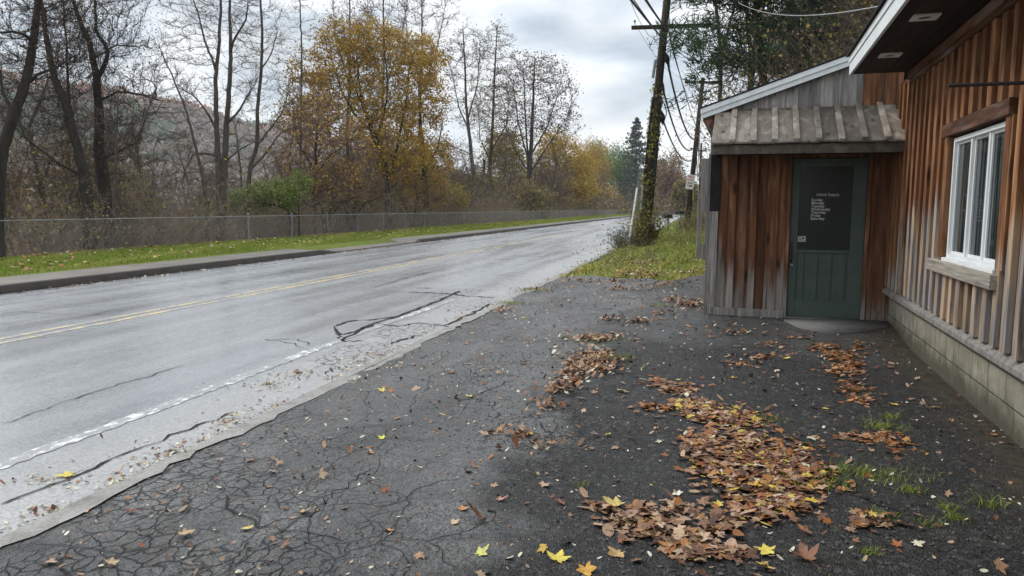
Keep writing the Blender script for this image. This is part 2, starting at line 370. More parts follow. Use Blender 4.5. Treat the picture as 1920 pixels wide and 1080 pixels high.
def leaf_litter():
    M = Mat('leaf_color', .6, .3); t = M.tone(); n = M.noise(60, 4, .6)
    M.color(M.mix(M.rng(n, .3, .7, 0, .55), t, M.mix(.65, t, (.03, .012, .004)))); M.bump(M.noise(90, 2), .3, .002)
    return M.m
MT['leaf'] = leaf_litter()
def foliage(name, sat=1):
    M = Mat(name, .6, .2); t = M.tone(); M.color(t)
    tr = nn(M.t, 'ShaderNodeBsdfTranslucent'); M.link(t, tr.inputs[0]); mx = nn(M.t, 'ShaderNodeMixShader'); mx.inputs[0].default_value = .35
    out = [n for n in M.t.nodes if n.type == 'OUTPUT_MATERIAL'][0]
    M.link(M.b.outputs[0], mx.inputs[1]); M.link(tr.outputs[0], mx.inputs[2]); M.link(mx.outputs[0], out.inputs[0]); return M.m
MT['foliage'] = foliage('tree_leaves')
def bark(name, a, b, s=1):
    M = Mat(name, .9, .15); n = M.noise(1, 6, .7, M.coord((9, 9, 1.8))); M.color(M.mix(M.rng(n, .3, .7), a, b)); M.bump(n, .7, .03); return M.m
MT['bark'] = bark('dark_bark', (.022, .018, .015), (.062, .051, .042))
MT['bark_grey'] = bark('grey_bark', (.05, .041, .034), (.12, .1, .083))
MT['bark_pole'] = bark('pole_timber', (.02, .016, .012), (.065, .052, .04))
MT['twig'] = simple('twigs', (.125, .095, .075), .9, .1, .3, 1.5)
MT['cane'] = simple('undergrowth_canes', (.23, .19, .15), .9, .1, .4, 1.5)
MT['twig_dark'] = simple('dark_twigs', (.055, .044, .037), .9, .1, .3, 1.5)
MT['galv'] = simple('galvanised_steel', (.26, .27, .27), .5, .5, .2, 6, .3)
MT['black'] = simple('black_rubber', (.012, .012, .013), .55, .4, .2)
MT['dark_metal'] = simple('dark_iron', (.03, .027, .025), .55, .4, .4, 30)
MT['wire'] = simple('wire_insulation', (.015, .015, .017), .5, .3, .1)
MT['white_paint'] = None
def painted(name, c, dirt, amt, axis=(6, 6, 1.5), rough=.5):
    M = Mat(name, rough, .35); n = M.noise(1, 6, .7, M.coord(axis)); n2 = M.noise(14, 4, .7)
    col = M.mix(M.rng(n, .45, .8, 0, amt), c, dirt); col = M.mix(M.rng(n2, .62, .72, 0, amt), col, dirt); M.color(col); M.bump(n2, .12, .003); return M.m
MT['white_paint'] = painted('white_fascia_paint', (.74, .78, .78), (.36, .37, .36), .5)
MT['vinyl'] = painted('white_window_vinyl', (.78, .8, .8), (.45, .44, .4), .35)
MT['green'] = painted('green_door_paint', (.062, .09, .077), (.11, .12, .095), .6, (3, 3, 6), .5)
def hillmat():
    M = Mat('hill_forest', .95, .05); co = M.coord(); n = M.noise(.02, 6, .6, co); p = M.noise(.006, 4, .6, co)
    z = M.xyz(co)[2]
    c = M.mix(M.rng(n, .35, .65), (.16, .14, .10), (.28, .24, .16)); c = M.mix(M.rng(p, .52, .6), c, (.035, .055, .03))
    M.color(c); M.bump(M.noise(.15, 4, .7, co), .8, 6); return M.m
MT['hill'] = hillmat()
def glassmat():
    M = Mat('dark_window_glass', .05, .45); n = M.noise(1, 3, .5, M.coord((2, 26, .6))); M.color(M.mix(M.rng(n, .42, .6), (.012, .017, .018), (.085, .10, .10))); M.bump(M.noise(1.2, 1), .03, .02); return M.m
MT['glass'] = glassmat()
def dglass():
    M = Mat('door_glass', .22, .4); M.color((.013, .018, .019)); M.bump(M.noise(2, 2), .05, .02); return M.m
MT['door_glass'] = dglass()

# ------------------------------------------------------------------ ground
def sm(e0, e1, x): t = np.clip((x-e0)/(e1-e0), 0, 1); return t*t*(3-2*t)
def drive_z(x, y): return .012+.09*sm(8.3, 9.9, np.asarray(y, float))*sm(-1.6, .1, np.asarray(x, float))
def ground_z(x, y):
    x = np.asarray(x, float); y = np.asarray(y, float)
    z = np.full(np.broadcast(x, y).shape, -.06)
    lf = sm(-11.6, -12.5, x)*.17-sm(-12.8, -16.5, x)*.11; z = z+lf
    z = z-sm(-19.3, -34, x)*3.2-sm(-34, -75, x)*5
    bank = sm(15.2, 17.5, y)*sm(-2.95, -2.2, x)*(1-sm(140, 150, y)); z = z+bank*(.12+.35*sm(-2.6, 0, x)*sm(17, 30, y))
    rise = np.clip((x-.6), 0, 7)*1.0*sm(17.5, 23, y)*(1-.85*sm(34, 50, y)); z = z+rise
    drv = sm(-2.95, -2.7, x)*(1-sm(15.4, 16.2, y)); z = np.where(drv > .5, np.minimum(z, -.05), z)
    return z
def terrain():
    xs = np.concatenate([[-1600, -900, -500, -300, -200, -140, -100], np.arange(-75, -19, 2.5), np.arange(-18.6, -11, .6), [-10.8, -7, -3.4], np.arange(-3, 3.6, .3), np.arange(4, 40, 2.0), [50, 80, 150, 400, 1600]])
    ys = np.concatenate([[-1600, -400, -100, -30], np.arange(-8, 14, 2.), np.arange(14, 34, .4), np.arange(34, 60, 2.), np.arange(60, 200, 8.), [220, 260, 320, 420, 600, 900, 1600]])
    X, Y = np.meshgrid(xs, ys); Z = ground_z(X, Y)
    n = (np.sin(X*3.1+Y*1.7)+np.sin(X*1.3-Y*2.9))*.012*(1-(X > -13.6)*(X < -2.9)); Z = Z+np.where((Y > 15) | (X < -13.8), n, 0)
    V = np.stack([X, Y, Z], -1).reshape(-1, 3); ny, nx = X.shape
    i = np.arange(ny-1)[:, None]*nx+np.arange(nx-1)[None]; Fq = np.stack([i, i+1, i+nx+1, i+nx], -1).reshape(-1, 4)
    return tag(mesh_np('ground', V, [(Fq, 0)], MT['ground'], smooth=True), kind='structure')
terrain()
def strip(name, xa, xb, ys, zf, mat, nx=2, parent=None, wob=0):
    ys = np.asarray(ys, float); xs = np.linspace(0, 1, nx); V = []
    for y in ys:
        a = xa(y) if callable(xa) else xa; b_ = xb(y) if callable(xb) else xb
        for t in xs:
            x = a+(b_-a)*t+(random.uniform(-wob, wob) if wob else 0); V.append((x, y, zf(x, y) if callable(zf) else zf))
    ny = len(ys); i = np.arange(ny-1)[:, None]*nx+np.arange(nx-1)[None]; Fq = np.stack([i, i+1, i+nx+1, i+nx], -1).reshape(-1, 4)
    return mesh_np(name, V, [(Fq, 0)], mat, parent)
tag(strip('road', -11.42, -2.86, np.arange(-40, 420, 5), 0., MT['road'], 2), kind='structure')
road = bpy.data.objects['road']
yy = np.concatenate([np.arange(-6, 60, .5), np.arange(60, 300, 6.)])
def wl(x, y): return .004
tag(strip('yellow_line', -7.54, -7.455, yy, .004, MT['yellow'], 2, wob=.008), kind='structure')
tag(strip('yellow_line', -7.31, -7.225, yy, .004, MT['yellow'], 2, wob=.008), kind='structure')
wy = np.arange(-4, 11.5, .06)
tag(strip('white_line', lambda y: -3.90-.02*math.sin(y)-random.uniform(0, .03), lambda y: -3.81-.02*math.sin(y)+random.uniform(0, .03), wy, .004, MT['white'], 2), kind='structure')
# driveway
X0 = -2.93; dy = np.concatenate([np.arange(-8, 8, 1.), np.arange(8, 16.4, .2)])
dx = np.concatenate([np.linspace(X0, .3, 16), [.6, 1, 1.4, 1.8, 2.2, 2.8, 3.4]])
Xg, Yg = np.meshgrid(dx, dy)
endy = 15.6+.35*np.sin(Xg*2.3)+.2*np.sin(Xg*5.1+1); Yg = np.where(Yg > 14.9, np.minimum(Yg, endy+(Yg-16.2)*.02), Yg)
Zg = drive_z(Xg, Yg)+.006*np.sin(Xg*1.9+Yg*1.1)*(Yg < 14); Zg = np.where(Yg > 15.3, Zg+.02, Zg)
nx_ = len(dx); ii = np.arange(len(dy)-1)[:, None]*nx_+np.arange(nx_-1)[None]
tag(mesh_np('driveway', np.stack([Xg, Yg, Zg], -1), [(np.stack([ii, ii+1, ii+nx_+1, ii+nx_], -1).reshape(-1, 4), 0)], MT['drive'], smooth=True), kind='structure')
def jag(y, s=0): return -2.86+.02*math.sin(y*1.3+s)+.015*math.sin(y*4.7+s)+random.uniform(-.03, .03)
tag(strip('edge_strip', -3.0, lambda y: jag(y), np.arange(-4, 40, .12), lambda x, y: .017 if x > -2.95 else .012, MT['curb_flat'], 3), kind='structure')
# sidewalk + kerb
def kh(y): return .13-.11*(sm(21, 22, y)-sm(29, 29.5, y))
ky = np.concatenate([np.arange(-10, 20, 2.), np.arange(20, 36, .5), np.arange(36, 420, 6.)])
kb = MB(); P = [(-11.42, -.02), (-11.26, -.02)]
V = []
for y in ky:
    h = float(kh(y)); V += [(-11.20, y, -.02), (-11.24, y, h), (-11.42, y, h+.004), (-11.42, y, -.03)]
Fq = [(4*i+j, 4*i+j+1, 4*i+5+j, 4*i+4+j) for i in range(len(ky)-1) for j in range(3)]
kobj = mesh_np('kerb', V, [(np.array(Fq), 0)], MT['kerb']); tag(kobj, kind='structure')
tag(strip('sidewalk', -12.55, -11.42, ky, lambda x, y: float(kh(y))*(1 if x > -12 else .5)+(.0 if x > -12 else .068), MT['walk'], 3), kind='structure')
# cracks and seams in the road drawn as dark thin tar-filled lines (part of the road surface)
MT['seam'] = simple('open_crack', (.016, .016, .017), .8, .2, .3, 20)
def crack(pts, w=.02, z=.006, name='pavement_crack', smoothn=5):
    P = [np.array(G(*p, 0.)) for p in pts]; Q = []
    for a, b in zip(P[:-1], P[1:]):
        for k in range(smoothn):
            t = k/smoothn; q = a+(b-a)*t; q[:2] += rng.normal(0, .02, 2); Q.append(q)
    Q.append(P[-1]); V = []
    for i, q in enumerate(Q):
        d = Q[min(i+1, len(Q)-1)]-Q[max(i-1, 0)]; n = np.array([-d[1], d[0], 0]); n /= max(np.linalg.norm(n), 1e-6)
        ww = w*random.uniform(.35, 1.2)*(.3 if i in (0, len(Q)-1) else 1)
        zz = z if q[0] < -2.86 else float(drive_z(q[0], q[1]))+.004
        V += [(*(q[:2]+n[:2]*ww/2), zz), (*(q[:2]-n[:2]*ww/2), zz)]
    return V, [(2*i, 2*i+1, 2*i+3, 2*i+2) for i in range(len(Q)-1)]
def cracks(name, lst, parent):
    V = []; Fq = []
    for pts, ww in lst:
        v, f = crack(pts, ww); Fq += [tuple(j+len(V) for j in q) for q in f]; V += v
    return tag(mesh_np(name, V, [(np.array(Fq), 0)], MT['seam'], parent), kind=None)
cracks('crack', [
 ([(0, 948), (120, 902), (250, 850), (380, 797), (438, 773)], .022),
 ([(640, 640), (690, 610), (750, 592), (800, 573), (850, 552), (860, 546)], .07),
 ([(628, 612), (660, 602), (700, 600), (752, 592)], .05), ([(628, 612), (640, 628), (665, 622), (700, 610)], .05),
 ([(700, 605), (745, 612), (790, 606), (840, 612), (870, 618)], .025), ([(830, 612), (870, 595), (905, 578), (920, 570)], .05),
 ([(735, 645), (760, 636), (778, 630)], .04), ([(765, 548), (800, 549), (850, 552), (880, 556), (930, 558)], .06),
 ([(780, 540), (810, 541)], .06), ([(0, 798), (80, 768), (180, 735), (260, 712), (345, 684)], .012),
 ([(0, 586), (40, 585), (120, 590), (210, 592)], .012), ([(490, 637), (530, 640), (575, 655)], .012), ([(500, 637), (560, 636), (590, 650)], .012),
 ([(680, 640), (640, 640), (628, 625)], .03), ([(700, 540), (760, 522), (810, 510)], .03), ([(1040, 524), (990, 545), (950, 562)], .025),
 ([(630, 690), (610, 702)], .03)], road)
cracks('crack', [
 ([(700, 880), (660, 905), (620, 935), (600, 950)], .009), ([(960, 715), (900, 742), (860, 757), (800, 760), (700, 765), (640, 768)], .012),
 ([(880, 757), (850, 795), (790, 820), (760, 838), (720, 866), (690, 888)], .008), ([(775, 790), (793, 812), (780, 822)], .012),
 ([(760, 838), (800, 870)], .008), ([(690, 888), (660, 905)], .008), ([(690, 905), (740, 900), (790, 880), (900, 860)], .01),
 ([(1010, 780), (1015, 805), (1040, 822), (1090, 828)], .012), ([(1570, 905), (1610, 935), (1650, 950), (1690, 975)], .014),
 ([(1660, 800), (1700, 830), (1740, 870), (1745, 905)], .02), ([(600, 960), (500, 1010), (420, 1075)], .008), ([(420, 930), (470, 985), (560, 1000), (640, 1020)], .008)],
 bpy.data.objects['driveway'])
# concrete pad before the door
def pad():
    b_ = R(3.4); V = []; top = []
    pts = [(1470, 603), (1500, 613), (1560, 621), (1620, 620), (1665, 614), (1668, 604), (1600, 600)]
    P = [G(x, y, .1) for x, y in pts]; n = len(P)
    for z in (.06, .125): V += [(p[0], p[1], z) for p in P]
    fs = [tuple(range(n, 2*n))]; sd_ = [(i, (i+1) % n, n+(i+1) % n, n+i) for i in range(n)]
    return tag(mesh_np('concrete_pad', V, [(np.array(fs), 0), (np.array(sd_), 0)], MT['pad']), kind='structure')
pad()

# ------------------------------------------------------------------ hill (left, far)
def hill():
    az = np.radians(np.linspace(-75, 20, 140)); rr = np.concatenate([np.linspace(330, 1100, 40), [1300, 1600]])
    A, Rr = np.meshgrid(az, rr)
    d = np.degrees(A)
    top = np.interp(d, [-75, -50, -48, -45, -36.6, -32, -24, -14, -5, 20], [.15, .13, .124, .1135, .096, .084, .045, .02, .01, .01])
    prof = sm(330, 950, Rr); Z = -9+prof*(top*1000+9)+12*prof*(np.sin(A*23+Rr*.006)*.5+np.sin(A*61+Rr*.011)*.3)*(1-sm(850, 950, Rr))
    X = np.sin(A)*Rr; Y = np.cos(A)*Rr; ny, nx = X.shape
    i = np.arange(ny-1)[:, None]*nx+np.arange(nx-1)[None]
    tag(mesh_np('hill', np.stack([X, Y, Z], -1), [(np.stack([i, i+1, i+nx+1, i+nx], -1).reshape(-1, 4), 0)], MT['hill'], smooth=True), kind='structure')
    # the wood that covers it
    N = 5200; a = np.radians(rng.uniform(-54, -12, N)); r_ = rng.uniform(360, 960, N)
    d = np.degrees(a); top = np.interp(d, [-75, -50, -48, -45, -36.6, -32, -24, -14, -5, 20], [.15, .13, .124, .1135, .096, .084, .045, .02, .01, .01])
    pr = sm(330, 950, r_); z = -9+pr*(top*1000+9)+12*pr*(np.sin(a*23+r_*.006)*.5+np.sin(a*61+r_*.011)*.3)*(1-sm(850, 950, r_))
    base = np.stack([np.sin(a)*r_, np.cos(a)*r_, z], 1)
    K = 16; q = rng.normal(0, 1, (N, K, 3))*np.array([2.6, 2.6, 3.0])+np.array([0, 0, 5.]); c_ = base[:, None]+q
    e1 = rng.normal(0, 1, (N, K, 3)); e2 = rng.normal(0, 1, (N, K, 3)); sz = rng.uniform(1.0, 2.6, (N, K, 1))
    V = np.stack([c_-e1*sz, c_+e2*sz, c_+e1*sz, c_-e2*sz], 2)
    pat = np.sin(base[:, 0]*.012+1)+np.sin(base[:, 1]*.017)+rng.normal(0, .5, N)
    cols = np.array([(.25, .21, .185), (.32, .25, .2), (.12, .16, .10), (.45, .24, .14), (.4, .34, .18)])
    ci = np.where(pat > 1.0, 2, np.where(z > top*1000*.86, rng.choice([0, 1, 3], N, p=[.3, .3, .4]), rng.choice([0, 1, 4], N, p=[.55, .4, .05])))
    tone = np.repeat(np.concatenate([cols[ci]*rng.uniform(.7, 1.3, (N, 1)), np.ones((N, 1))], 1), K*4, 0)
    Fq = np.arange(N*K*4).reshape(-1, 4)
    tag(mesh_np('distant_forest', V.reshape(-1, 3), [(Fq, 0)], MT['foliage'], tone=tone), 'hazy brown and green autumn wood covering the far hill', 'forest', kind='stuff')
hill()

# ------------------------------------------------------------------ the wooden shop building
BETA = R(3.4)
bld = thing('wooden_building', 'reddish brown board and batten shop building on a block foundation with a small green-doored entry', 'building', (2.32, 10.8, 0), -BETA)
# local frame: x = into the building, y = along the wall away from the street corner, z up
MT['w_wall'] = wood_mat('stained_wall_boards', (.05, .018, .008), (.14, .052, .021), (.25, .105, .045), grey=(.2, .19, .185), thr_ramp=(1, -6.4, 0, [(.0, .62), (.14, .62), (.21, .58), (.225, .52), (.48, .52), (.5, .68), (.72, .62), (.8, .4), (1, .35)], 2.0), gamp=.45, gw=.3, pale=(.24, .165, .11))
MT['w_batten'] = wood_mat('wall_battens', (.11, .042, .018), (.25, .108, .045), (.40, .21, .10), grey=(.27, .25, .235), thr_ramp=(1, -6.4, 0, [(.0, .64), (.14, .62), (.21, .58), (.225, .52), (.48, .52), (.5, .7), (.72, .64), (.8, .42), (1, .38)], 2.0), gamp=.35, gw=.3, pale=(.42, .3, .195))  # paler than the boards: the light raised battens catch is put into the colour
MT['w_front'] = wood_mat('entry_boards', (.06, .025, .012), (.19, .082, .039), (.3, .15, .078), grey=(.26, .235, .205), thr_ramp=(0, -2.16, 0, [(0, .6), (.05, .5), (.11, .27), (.4, .2), (.46, .2), (.85, .1), (1, .12)], 2.0), gamp=.5, gw=.5)
MT['w_grey'] = wood_mat('weathered_grey_boards', (.11, .09, .075), (.2, .175, .15), (.28, .25, .22), grey=(.25, .235, .215), greyall=.6)
MT['w_roof'] = wood_mat('canopy_roof_boards', (.07, .058, .047), (.15, .128, .102), (.22, .195, .16), grey=(.2, .185, .165), greyall=-.15, axis='y', tonevar=(.4, 2.0), stain=.25)
MT['w_gable'] = wood_mat('gable_boards', (.075, .065, .058), (.16, .148, .135), (.26, .24, .22), grey=(.25, .24, .225), greyall=.55, tonevar=(.8, 1.7))
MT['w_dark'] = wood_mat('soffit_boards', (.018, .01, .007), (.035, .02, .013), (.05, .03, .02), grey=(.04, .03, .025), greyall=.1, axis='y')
MT['w_trim'] = wood_mat('stained_trim', (.06, .024, .012), (.14, .058, .028), (.24, .115, .06), grey=(.2, .19, .18), greyall=.0, axis='y')
MT['w_sill'] = wood_mat('bleached_sill', (.2, .15, .1), (.33, .26, .19), (.42, .35, .27), grey=(.3, .27, .23), greyall=.5, axis='y')
MT['tar'] = simple('tar_paper', (.02, .019, .018), .8, .2, .4, 10)
MT['shingle'] = simple('shingle_edge', (.03, .03, .03), .9, .1, .4, 20)
U0 = -.76     # front plane of the entry
def block_mat():
    M = Mat('painted_concrete_blocks', .8, .25); tc = nn(M.t, 'ShaderNodeTexCoord'); sp = nn(M.t, 'ShaderNodeSeparateXYZ'); M.link(tc.outputs['Object'], sp.inputs[0])
    cb = nn(M.t, 'ShaderNodeCombineXYZ'); M.link(sp.outputs[1], cb.inputs[0]); M.link(M.math('ADD', sp.outputs[2], .0), cb.inputs[1])
    br = nn(M.t, 'ShaderNodeTexBrick'); M.link(cb.outputs[0], br.inputs[0]); br.inputs['Scale'].default_value = 1; br.inputs['Brick Width'].default_value = .4; br.inputs['Row Height'].default_value = .205
    br.inputs['Mortar Size'].default_value = .008; br.inputs['Mortar Smooth'].default_value = .6; br.inputs['Bias'].default_value = 0
    br.inputs['Color1'].default_value = (.36, .34, .265, 1); br.inputs['Color2'].default_value = (.245, .235, .18, 1); br.inputs['Mortar'].default_value = (.09, .08, .055, 1)
    n = M.noise(1, 6, .65, M.coord((1, 3.5, 5))); n2 = M.noise(30, 4, .6)
    c = M.mix(M.rng(n, .42, .66, 0, .55), br.outputs[0], (.17, .155, .11)); c = M.mix(M.rng(M.noise(9, 6, .7), .55, .7, 0, .6), c, (.46, .43, .34)); c = M.mix(M.rng(M.noise(1, 5, .7, M.coord((1, 9, 1.2))), .56, .66, 0, .7), c, (.11, .105, .08))
    low = M.math('ADD', sp.outputs[2], M.math('MULTIPLY', M.math('SUBTRACT', M.noise(3.5, 5, .65), .5), .5))
    c = M.mix(M.rng(low, .36, .06, 0, .9, True), c, (.06, .055, .038))
    M.color(c); M.bump(M.math('ADD', M.math('MULTIPLY', br.outputs[1], -1.5), M.math('MULTIPLY', n2, .5)), .7, .008); return M.m
MT['block'] = block_mat()
NEAR = -14.0; FAR = 6.0
b = MB(); b.box(.03, .25, NEAR, FAR, -.3, .49); b.build('foundation', MT['block'], bld)
# skirt board: sloping weathered ledge
b = MB()
for a, c in ((NEAR, -6.3), (-6.296, -3.1), (-3.096, U0)):
    b.prism([(-.055, .475), (-.055, .515), (.02, .575), (.06, .575), (.06, .475)], 'y', a, c, random.random())
b.build('skirt_board', MT['w_grey'], bld, bevel=.004)
# wall boards + battens, holes for the window
WY0, WY1, WZ0, WZ1 = -4.99, -3.54, 1.09, 2.13
b = MB(); y = NEAR
pitch = .235
while y < U0-.01:
    y1 = min(y+pitch-.004, U0)
    t = random.random()
    if y1 <= WY0 or y >= WY1: b.box(.0, .04, y, y1, .56, 2.99, t)
    else:
        if y < WY0: b.box(0, .04, y, WY0-.001, .56, 2.99, t)
        if y1 > WY1: b.box(0, .04, WY1+.001, y1, .56, 2.99, t)
        ya, yb = max(y, WY0), min(y1, WY1); b.box(0, .04, ya, yb, .56, WZ0, t); b.box(0, .04, ya, yb, WZ1, 2.99, t)
    y += pitch
b.build('wall_boards', MT['w_wall'], bld, bevel=.003)
b = MB(); y = NEAR
while y < U0-.02:
    c = y; wd = random.uniform(.085, .115); a0, a1 = c-wd/2, c+wd/2; t = random.random(); pr = -.042+random.uniform(-.004, .004)
    top = 2.93
    if a1 <= WY0-.03 or a0 >= WY1+.03: b.box(pr, 0, a0, a1, .56+random.uniform(0, .012), top, t, jit=.002)
    else: b.box(pr, 0, a0, a1, .56, WZ0-.14, t, jit=.002); b.box(pr, 0, a0, a1, WZ1+.12, top, t, jit=.002)
    y += pitch
b.build('battens', MT['w_batten'], bld, bevel=.004)
# continuation of the wall above/behind, body of the building
b = MB(); b.box(.26, 9, NEAR, FAR, -.2, 3.0); b.box(.04, .26, NEAR, FAR, .5, WZ0-.2); b.box(.04, .26, NEAR, WY0-.1, WZ0-.2, 2.99); b.box(.04, .26, WY1+.1, FAR, WZ0-.2, 2.99); b.box(.04, .26, WY0-.1, WY1+.1, WZ1+.1, 2.99)
b.build('building_core', MT['tar'], bld)
b = MB(); b.box(-.062, 0, NEAR, U0-.9, 2.86, 2.985, .6); b.box(-.085, -.062, NEAR, U0-.95, 2.9, 2.985, .8); b.build('frieze_board', MT['w_trim'], bld, bevel=.004)
# eave: soffit, fascia, roof
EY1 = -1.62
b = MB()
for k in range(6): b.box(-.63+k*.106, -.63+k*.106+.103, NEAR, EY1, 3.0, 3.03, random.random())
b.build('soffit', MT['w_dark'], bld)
b = MB(); b.box(-.66, -.632, NEAR, EY1, 2.99, 3.17, .6); b.box(-.672, -.662, NEAR, EY1, 3.115, 3.185, .6); b.build('fascia', MT['white_paint'], bld, bevel=.003)
b = MB(); b.prism([(-.70, 3.187), (-.70, 3.21), (5, 4.9), (5, 4.85)], 'y', NEAR, EY1+.02); b.prism([(5, 4.85), (5, 4.9), (10, 3.2), (10, 3.15)], 'y', NEAR, EY1+.02)
b.build('roof', MT['shingle'], bld)
# soffit lights (white square trims with dark round cans)
MT['can'] = simple('dark_can', (.015, .012, .01), .4, .5, .2)
for yc in (-4.22, -2.70):
    b = MB(); xc = -.42; hw = .095; ri = .05; n = 24; vs = []; fs = []
    for z in (2.998, 2.985):
        for k in range(n):
            t = 2*math.pi*k/n; s_ = hw/max(abs(math.cos(t)), abs(math.sin(t))); vs.append((xc+math.cos(t)*s_, yc+math.sin(t)*s_*1.0, z))
        for k in range(n): t = 2*math.pi*k/n; vs.append((xc+math.cos(t)*ri, yc+math.sin(t)*ri, z))
    for k in range(n):
        j = (k+1) % n; fs += [(2*n+k, 2*n+j, 3*n+j, 3*n+k), (k, 2*n+k, 2*n+j, j), (n+k, n+j, 3*n+j, 3*n+k), (k, j, n+j, n+k)]
    b.add(vs, fs); fr = b.build('soffit_light', MT['vinyl'], bld)
    b = MB(); b.tube([(xc, yc, 2.9995), (xc, yc, 2.992)], [.049, .049], 20); b.build('light_can', MT['can'], fr)
# window
b = MB(); fx0, fx1 = -.012, .06
ft = .036
b.box(fx0, fx1, WY0, WY0+ft, WZ0, WZ1-.02); b.box(fx0, fx1, WY1-ft-.02, WY1-.02, WZ0, WZ1-.02); b.box(fx0, fx1, WY0+ft, WY1-ft-.02, WZ0, WZ0+ft); b.box(fx0, fx1, WY0+ft, WY1-ft-.02, WZ1-.02-ft, WZ1-.02)
win = b.build('window', MT['vinyl'], bld, bevel=.003)
m1, m2 = -4.06, -4.53
ya, yb = WY0+ft, WY1-ft-.02; za, zb = WZ0+ft, WZ1-.02-ft
b = MB()
for c in (m1, m2): b.box(.0, .055, c-.02, c+.02, za, zb)
b.build('mullion', MT['vinyl'], win, bevel=.003)
for (p, q), d in zip(((m1+.02, yb), (m2+.02, m1-.02), (ya, m2-.02)), (.012, .022, .012)):
    b = MB(); s_ = .022
    b.box(d, d+.03, p, p+s_, za, zb); b.box(d, d+.03, q-s_, q, za, zb); b.box(d, d+.03, p+s_, q-s_, za, za+s_); b.box(d, d+.03, p+s_, q-s_, zb-s_, zb)
    b.build('sash', MT['vinyl'], win, bevel=.002)
    b = MB(); b.box(d+.012, d+.018, p+s_-.002, q-s_+.002, za+s_-.002, zb-s_+.002); b.build('pane', MT['glass'], win)
b = MB()   # jambs and head and sill
b.box(-.035, .0, WY0-.16, WY0-.004, WZ0+.0, WZ1+.0, .4); b.build('window_jamb', MT['w_batten'], bld, bevel=.004)
b = MB(); b.box(-.05, .0, WY1+.01, WY1+.12, WZ0, WZ1, .3); b.build('window_jamb', MT['w_batten'], bld, bevel=.004)
b = MB(); b.box(-.06, .0, WY0-.14, WY1+.2, WZ1+.002, WZ1+.115, .35); b.build('window_head', MT['w_trim'], bld, bevel=.005)
b = MB(); b.box(-.085, .0, WY0-.1, WY1+.34, WZ0-.135, WZ0-.03, .9); b.build('window_sill', MT['w_sill'], bld, bevel=.006)
b = MB(); b.box(-.045, .03, WY0, WY1, WZ0-.03, WZ0-.001, .9); b.build('sub_sill', MT['vinyl'], bld, bevel=.003)
# --- entry (vestibule): front wall boards
GZ = .1
D0, D1 = -1.165, -.285     # door opening
xs = [-2.02, -1.84, -1.62, -1.40, -1.225]
b = MB(); prev = -2.14
for c in (-1.93, -1.69, -1.45, D0-.045):
    b.box(prev, c-.003, U0, U0+.03, .2 if prev > -2.1 else .2, 2.22, random.random()); prev = c
b.box(D1+.05, D1+.27, U0, U0+.03, .11, 2.22, .55); b.box(D1+.274, .05, U0, U0+.03, .11, 2.22, .3)
b.build('entry_wall', MT['w_front'], bld, bevel=.003)
b = MB()
for c in (-1.86, -1.60, -1.34):
    wd = .05; b.box(c-wd, c+wd*.6, U0-.03, U0, .2, 2.2, random.uniform(.4, .9), jit=.003)
b.build('entry_battens', MT['w_front'], bld, bevel=.003)
b = MB(); b.box(-2.15, D0-.03, U0-.03, U0+.01, .1, .2, .7); b.build('base_board', MT['w_grey'], bld, bevel=.005)
b = MB(); b.box(-2.16, -2.05, U0-.025, U0+.02, .2, 1.46, .95); b.build('corner_board', MT['w_grey'], bld, bevel=.004)
b = MB(); b.box(-2.16, -2.03, U0-.012, U0+.02, 1.462, 2.22, .3); b.build('corner_tar_paper', MT['tar'], bld)
b = MB(); b.box(-2.175, -2.14, U0+.02, FAR-1, .1, 2.72, .5); b.box(-2.19, -2.162, U0-.02, U0+.06, .1, 2.2, .3)
b.build('entry_side_wall', MT['w_grey'], bld)
b = MB(); b.prism([(-2.138, 2.19), (-2.138, 2.69), (.039, 3.42), (.039, 2.19)], 'y', U0+.035, U0+.1, .1); b.box(-2.138, D0-.02, U0+.035, U0+.1, .1, 2.189); b.box(D1+.02, .039, U0+.035, U0+.1, .1, 2.189); b.box(D0-.019, D1+.019, U0+.07, U0+.1, .1, 2.189); b.build('entry_wall_backing', MT['tar'], bld)
# gable boards above the canopy (grey left, brown right)
gl = MB(); gr_ = MB(); x = -2.14
while x < .02:
    x1 = min(x+.245, .02)
    zt0 = 2.70+(x+2.14)*.339; zt1 = 2.70+(x1-.006+2.14)*.339
    (gl if x < -.55 else gr_).prism([(x, 2.6), (x1-.006, 2.6), (x1-.006, zt1), (x, zt0)], 'y', U0+.0, U0+.03, random.random())
    (gl if x < -.55 else gr_).prism([(x1-.035, 2.6), (x1+.02, 2.6), (x1+.02, zt1), (x1-.035, zt0)], 'y', U0-.014, U0-.001, random.random())
    x = x1
gl.build('gable_boards', MT['w_gable'], bld, bevel=.003); gr_.build('gable_boards', MT['w_front'], bld, bevel=.003)
# rake fascia and entry roof slab
def rk(x): return 2.745+(x+2.27)*.339
b = MB(); b.prism([(-2.30, rk(-2.30)-.095), (-.50, rk(-.50)-.095), (-.50, rk(-.50)), (-2.30, rk(-2.30))], 'y', U0-.10, U0-.075, .6)
b.prism([(-2.31, rk(-2.31)-.03), (-.50, rk(-.50)-.03), (-.50, rk(-.50)+.035), (-2.31, rk(-2.31)+.035)], 'y', U0-.118, U0-.102, .6)
b.build('rake_board', MT['white_paint'], bld, bevel=.003)
b = MB(); b.prism([(-2.32, rk(-2.32)+.037), (.9, rk(.9)+.037), (.9, rk(.9)+.057), (-2.32, rk(-2.32)+.057)], 'y', U0-.125, FAR-1); b.prism([(-2.29, rk(-2.29)-.02), (.9, rk(.9)-.02), (.9, rk(.9)+.036), (-2.29, rk(-2.29)+.036)], 'y', U0-.074, FAR-1)
b.build('entry_roof', MT['shingle'], bld)
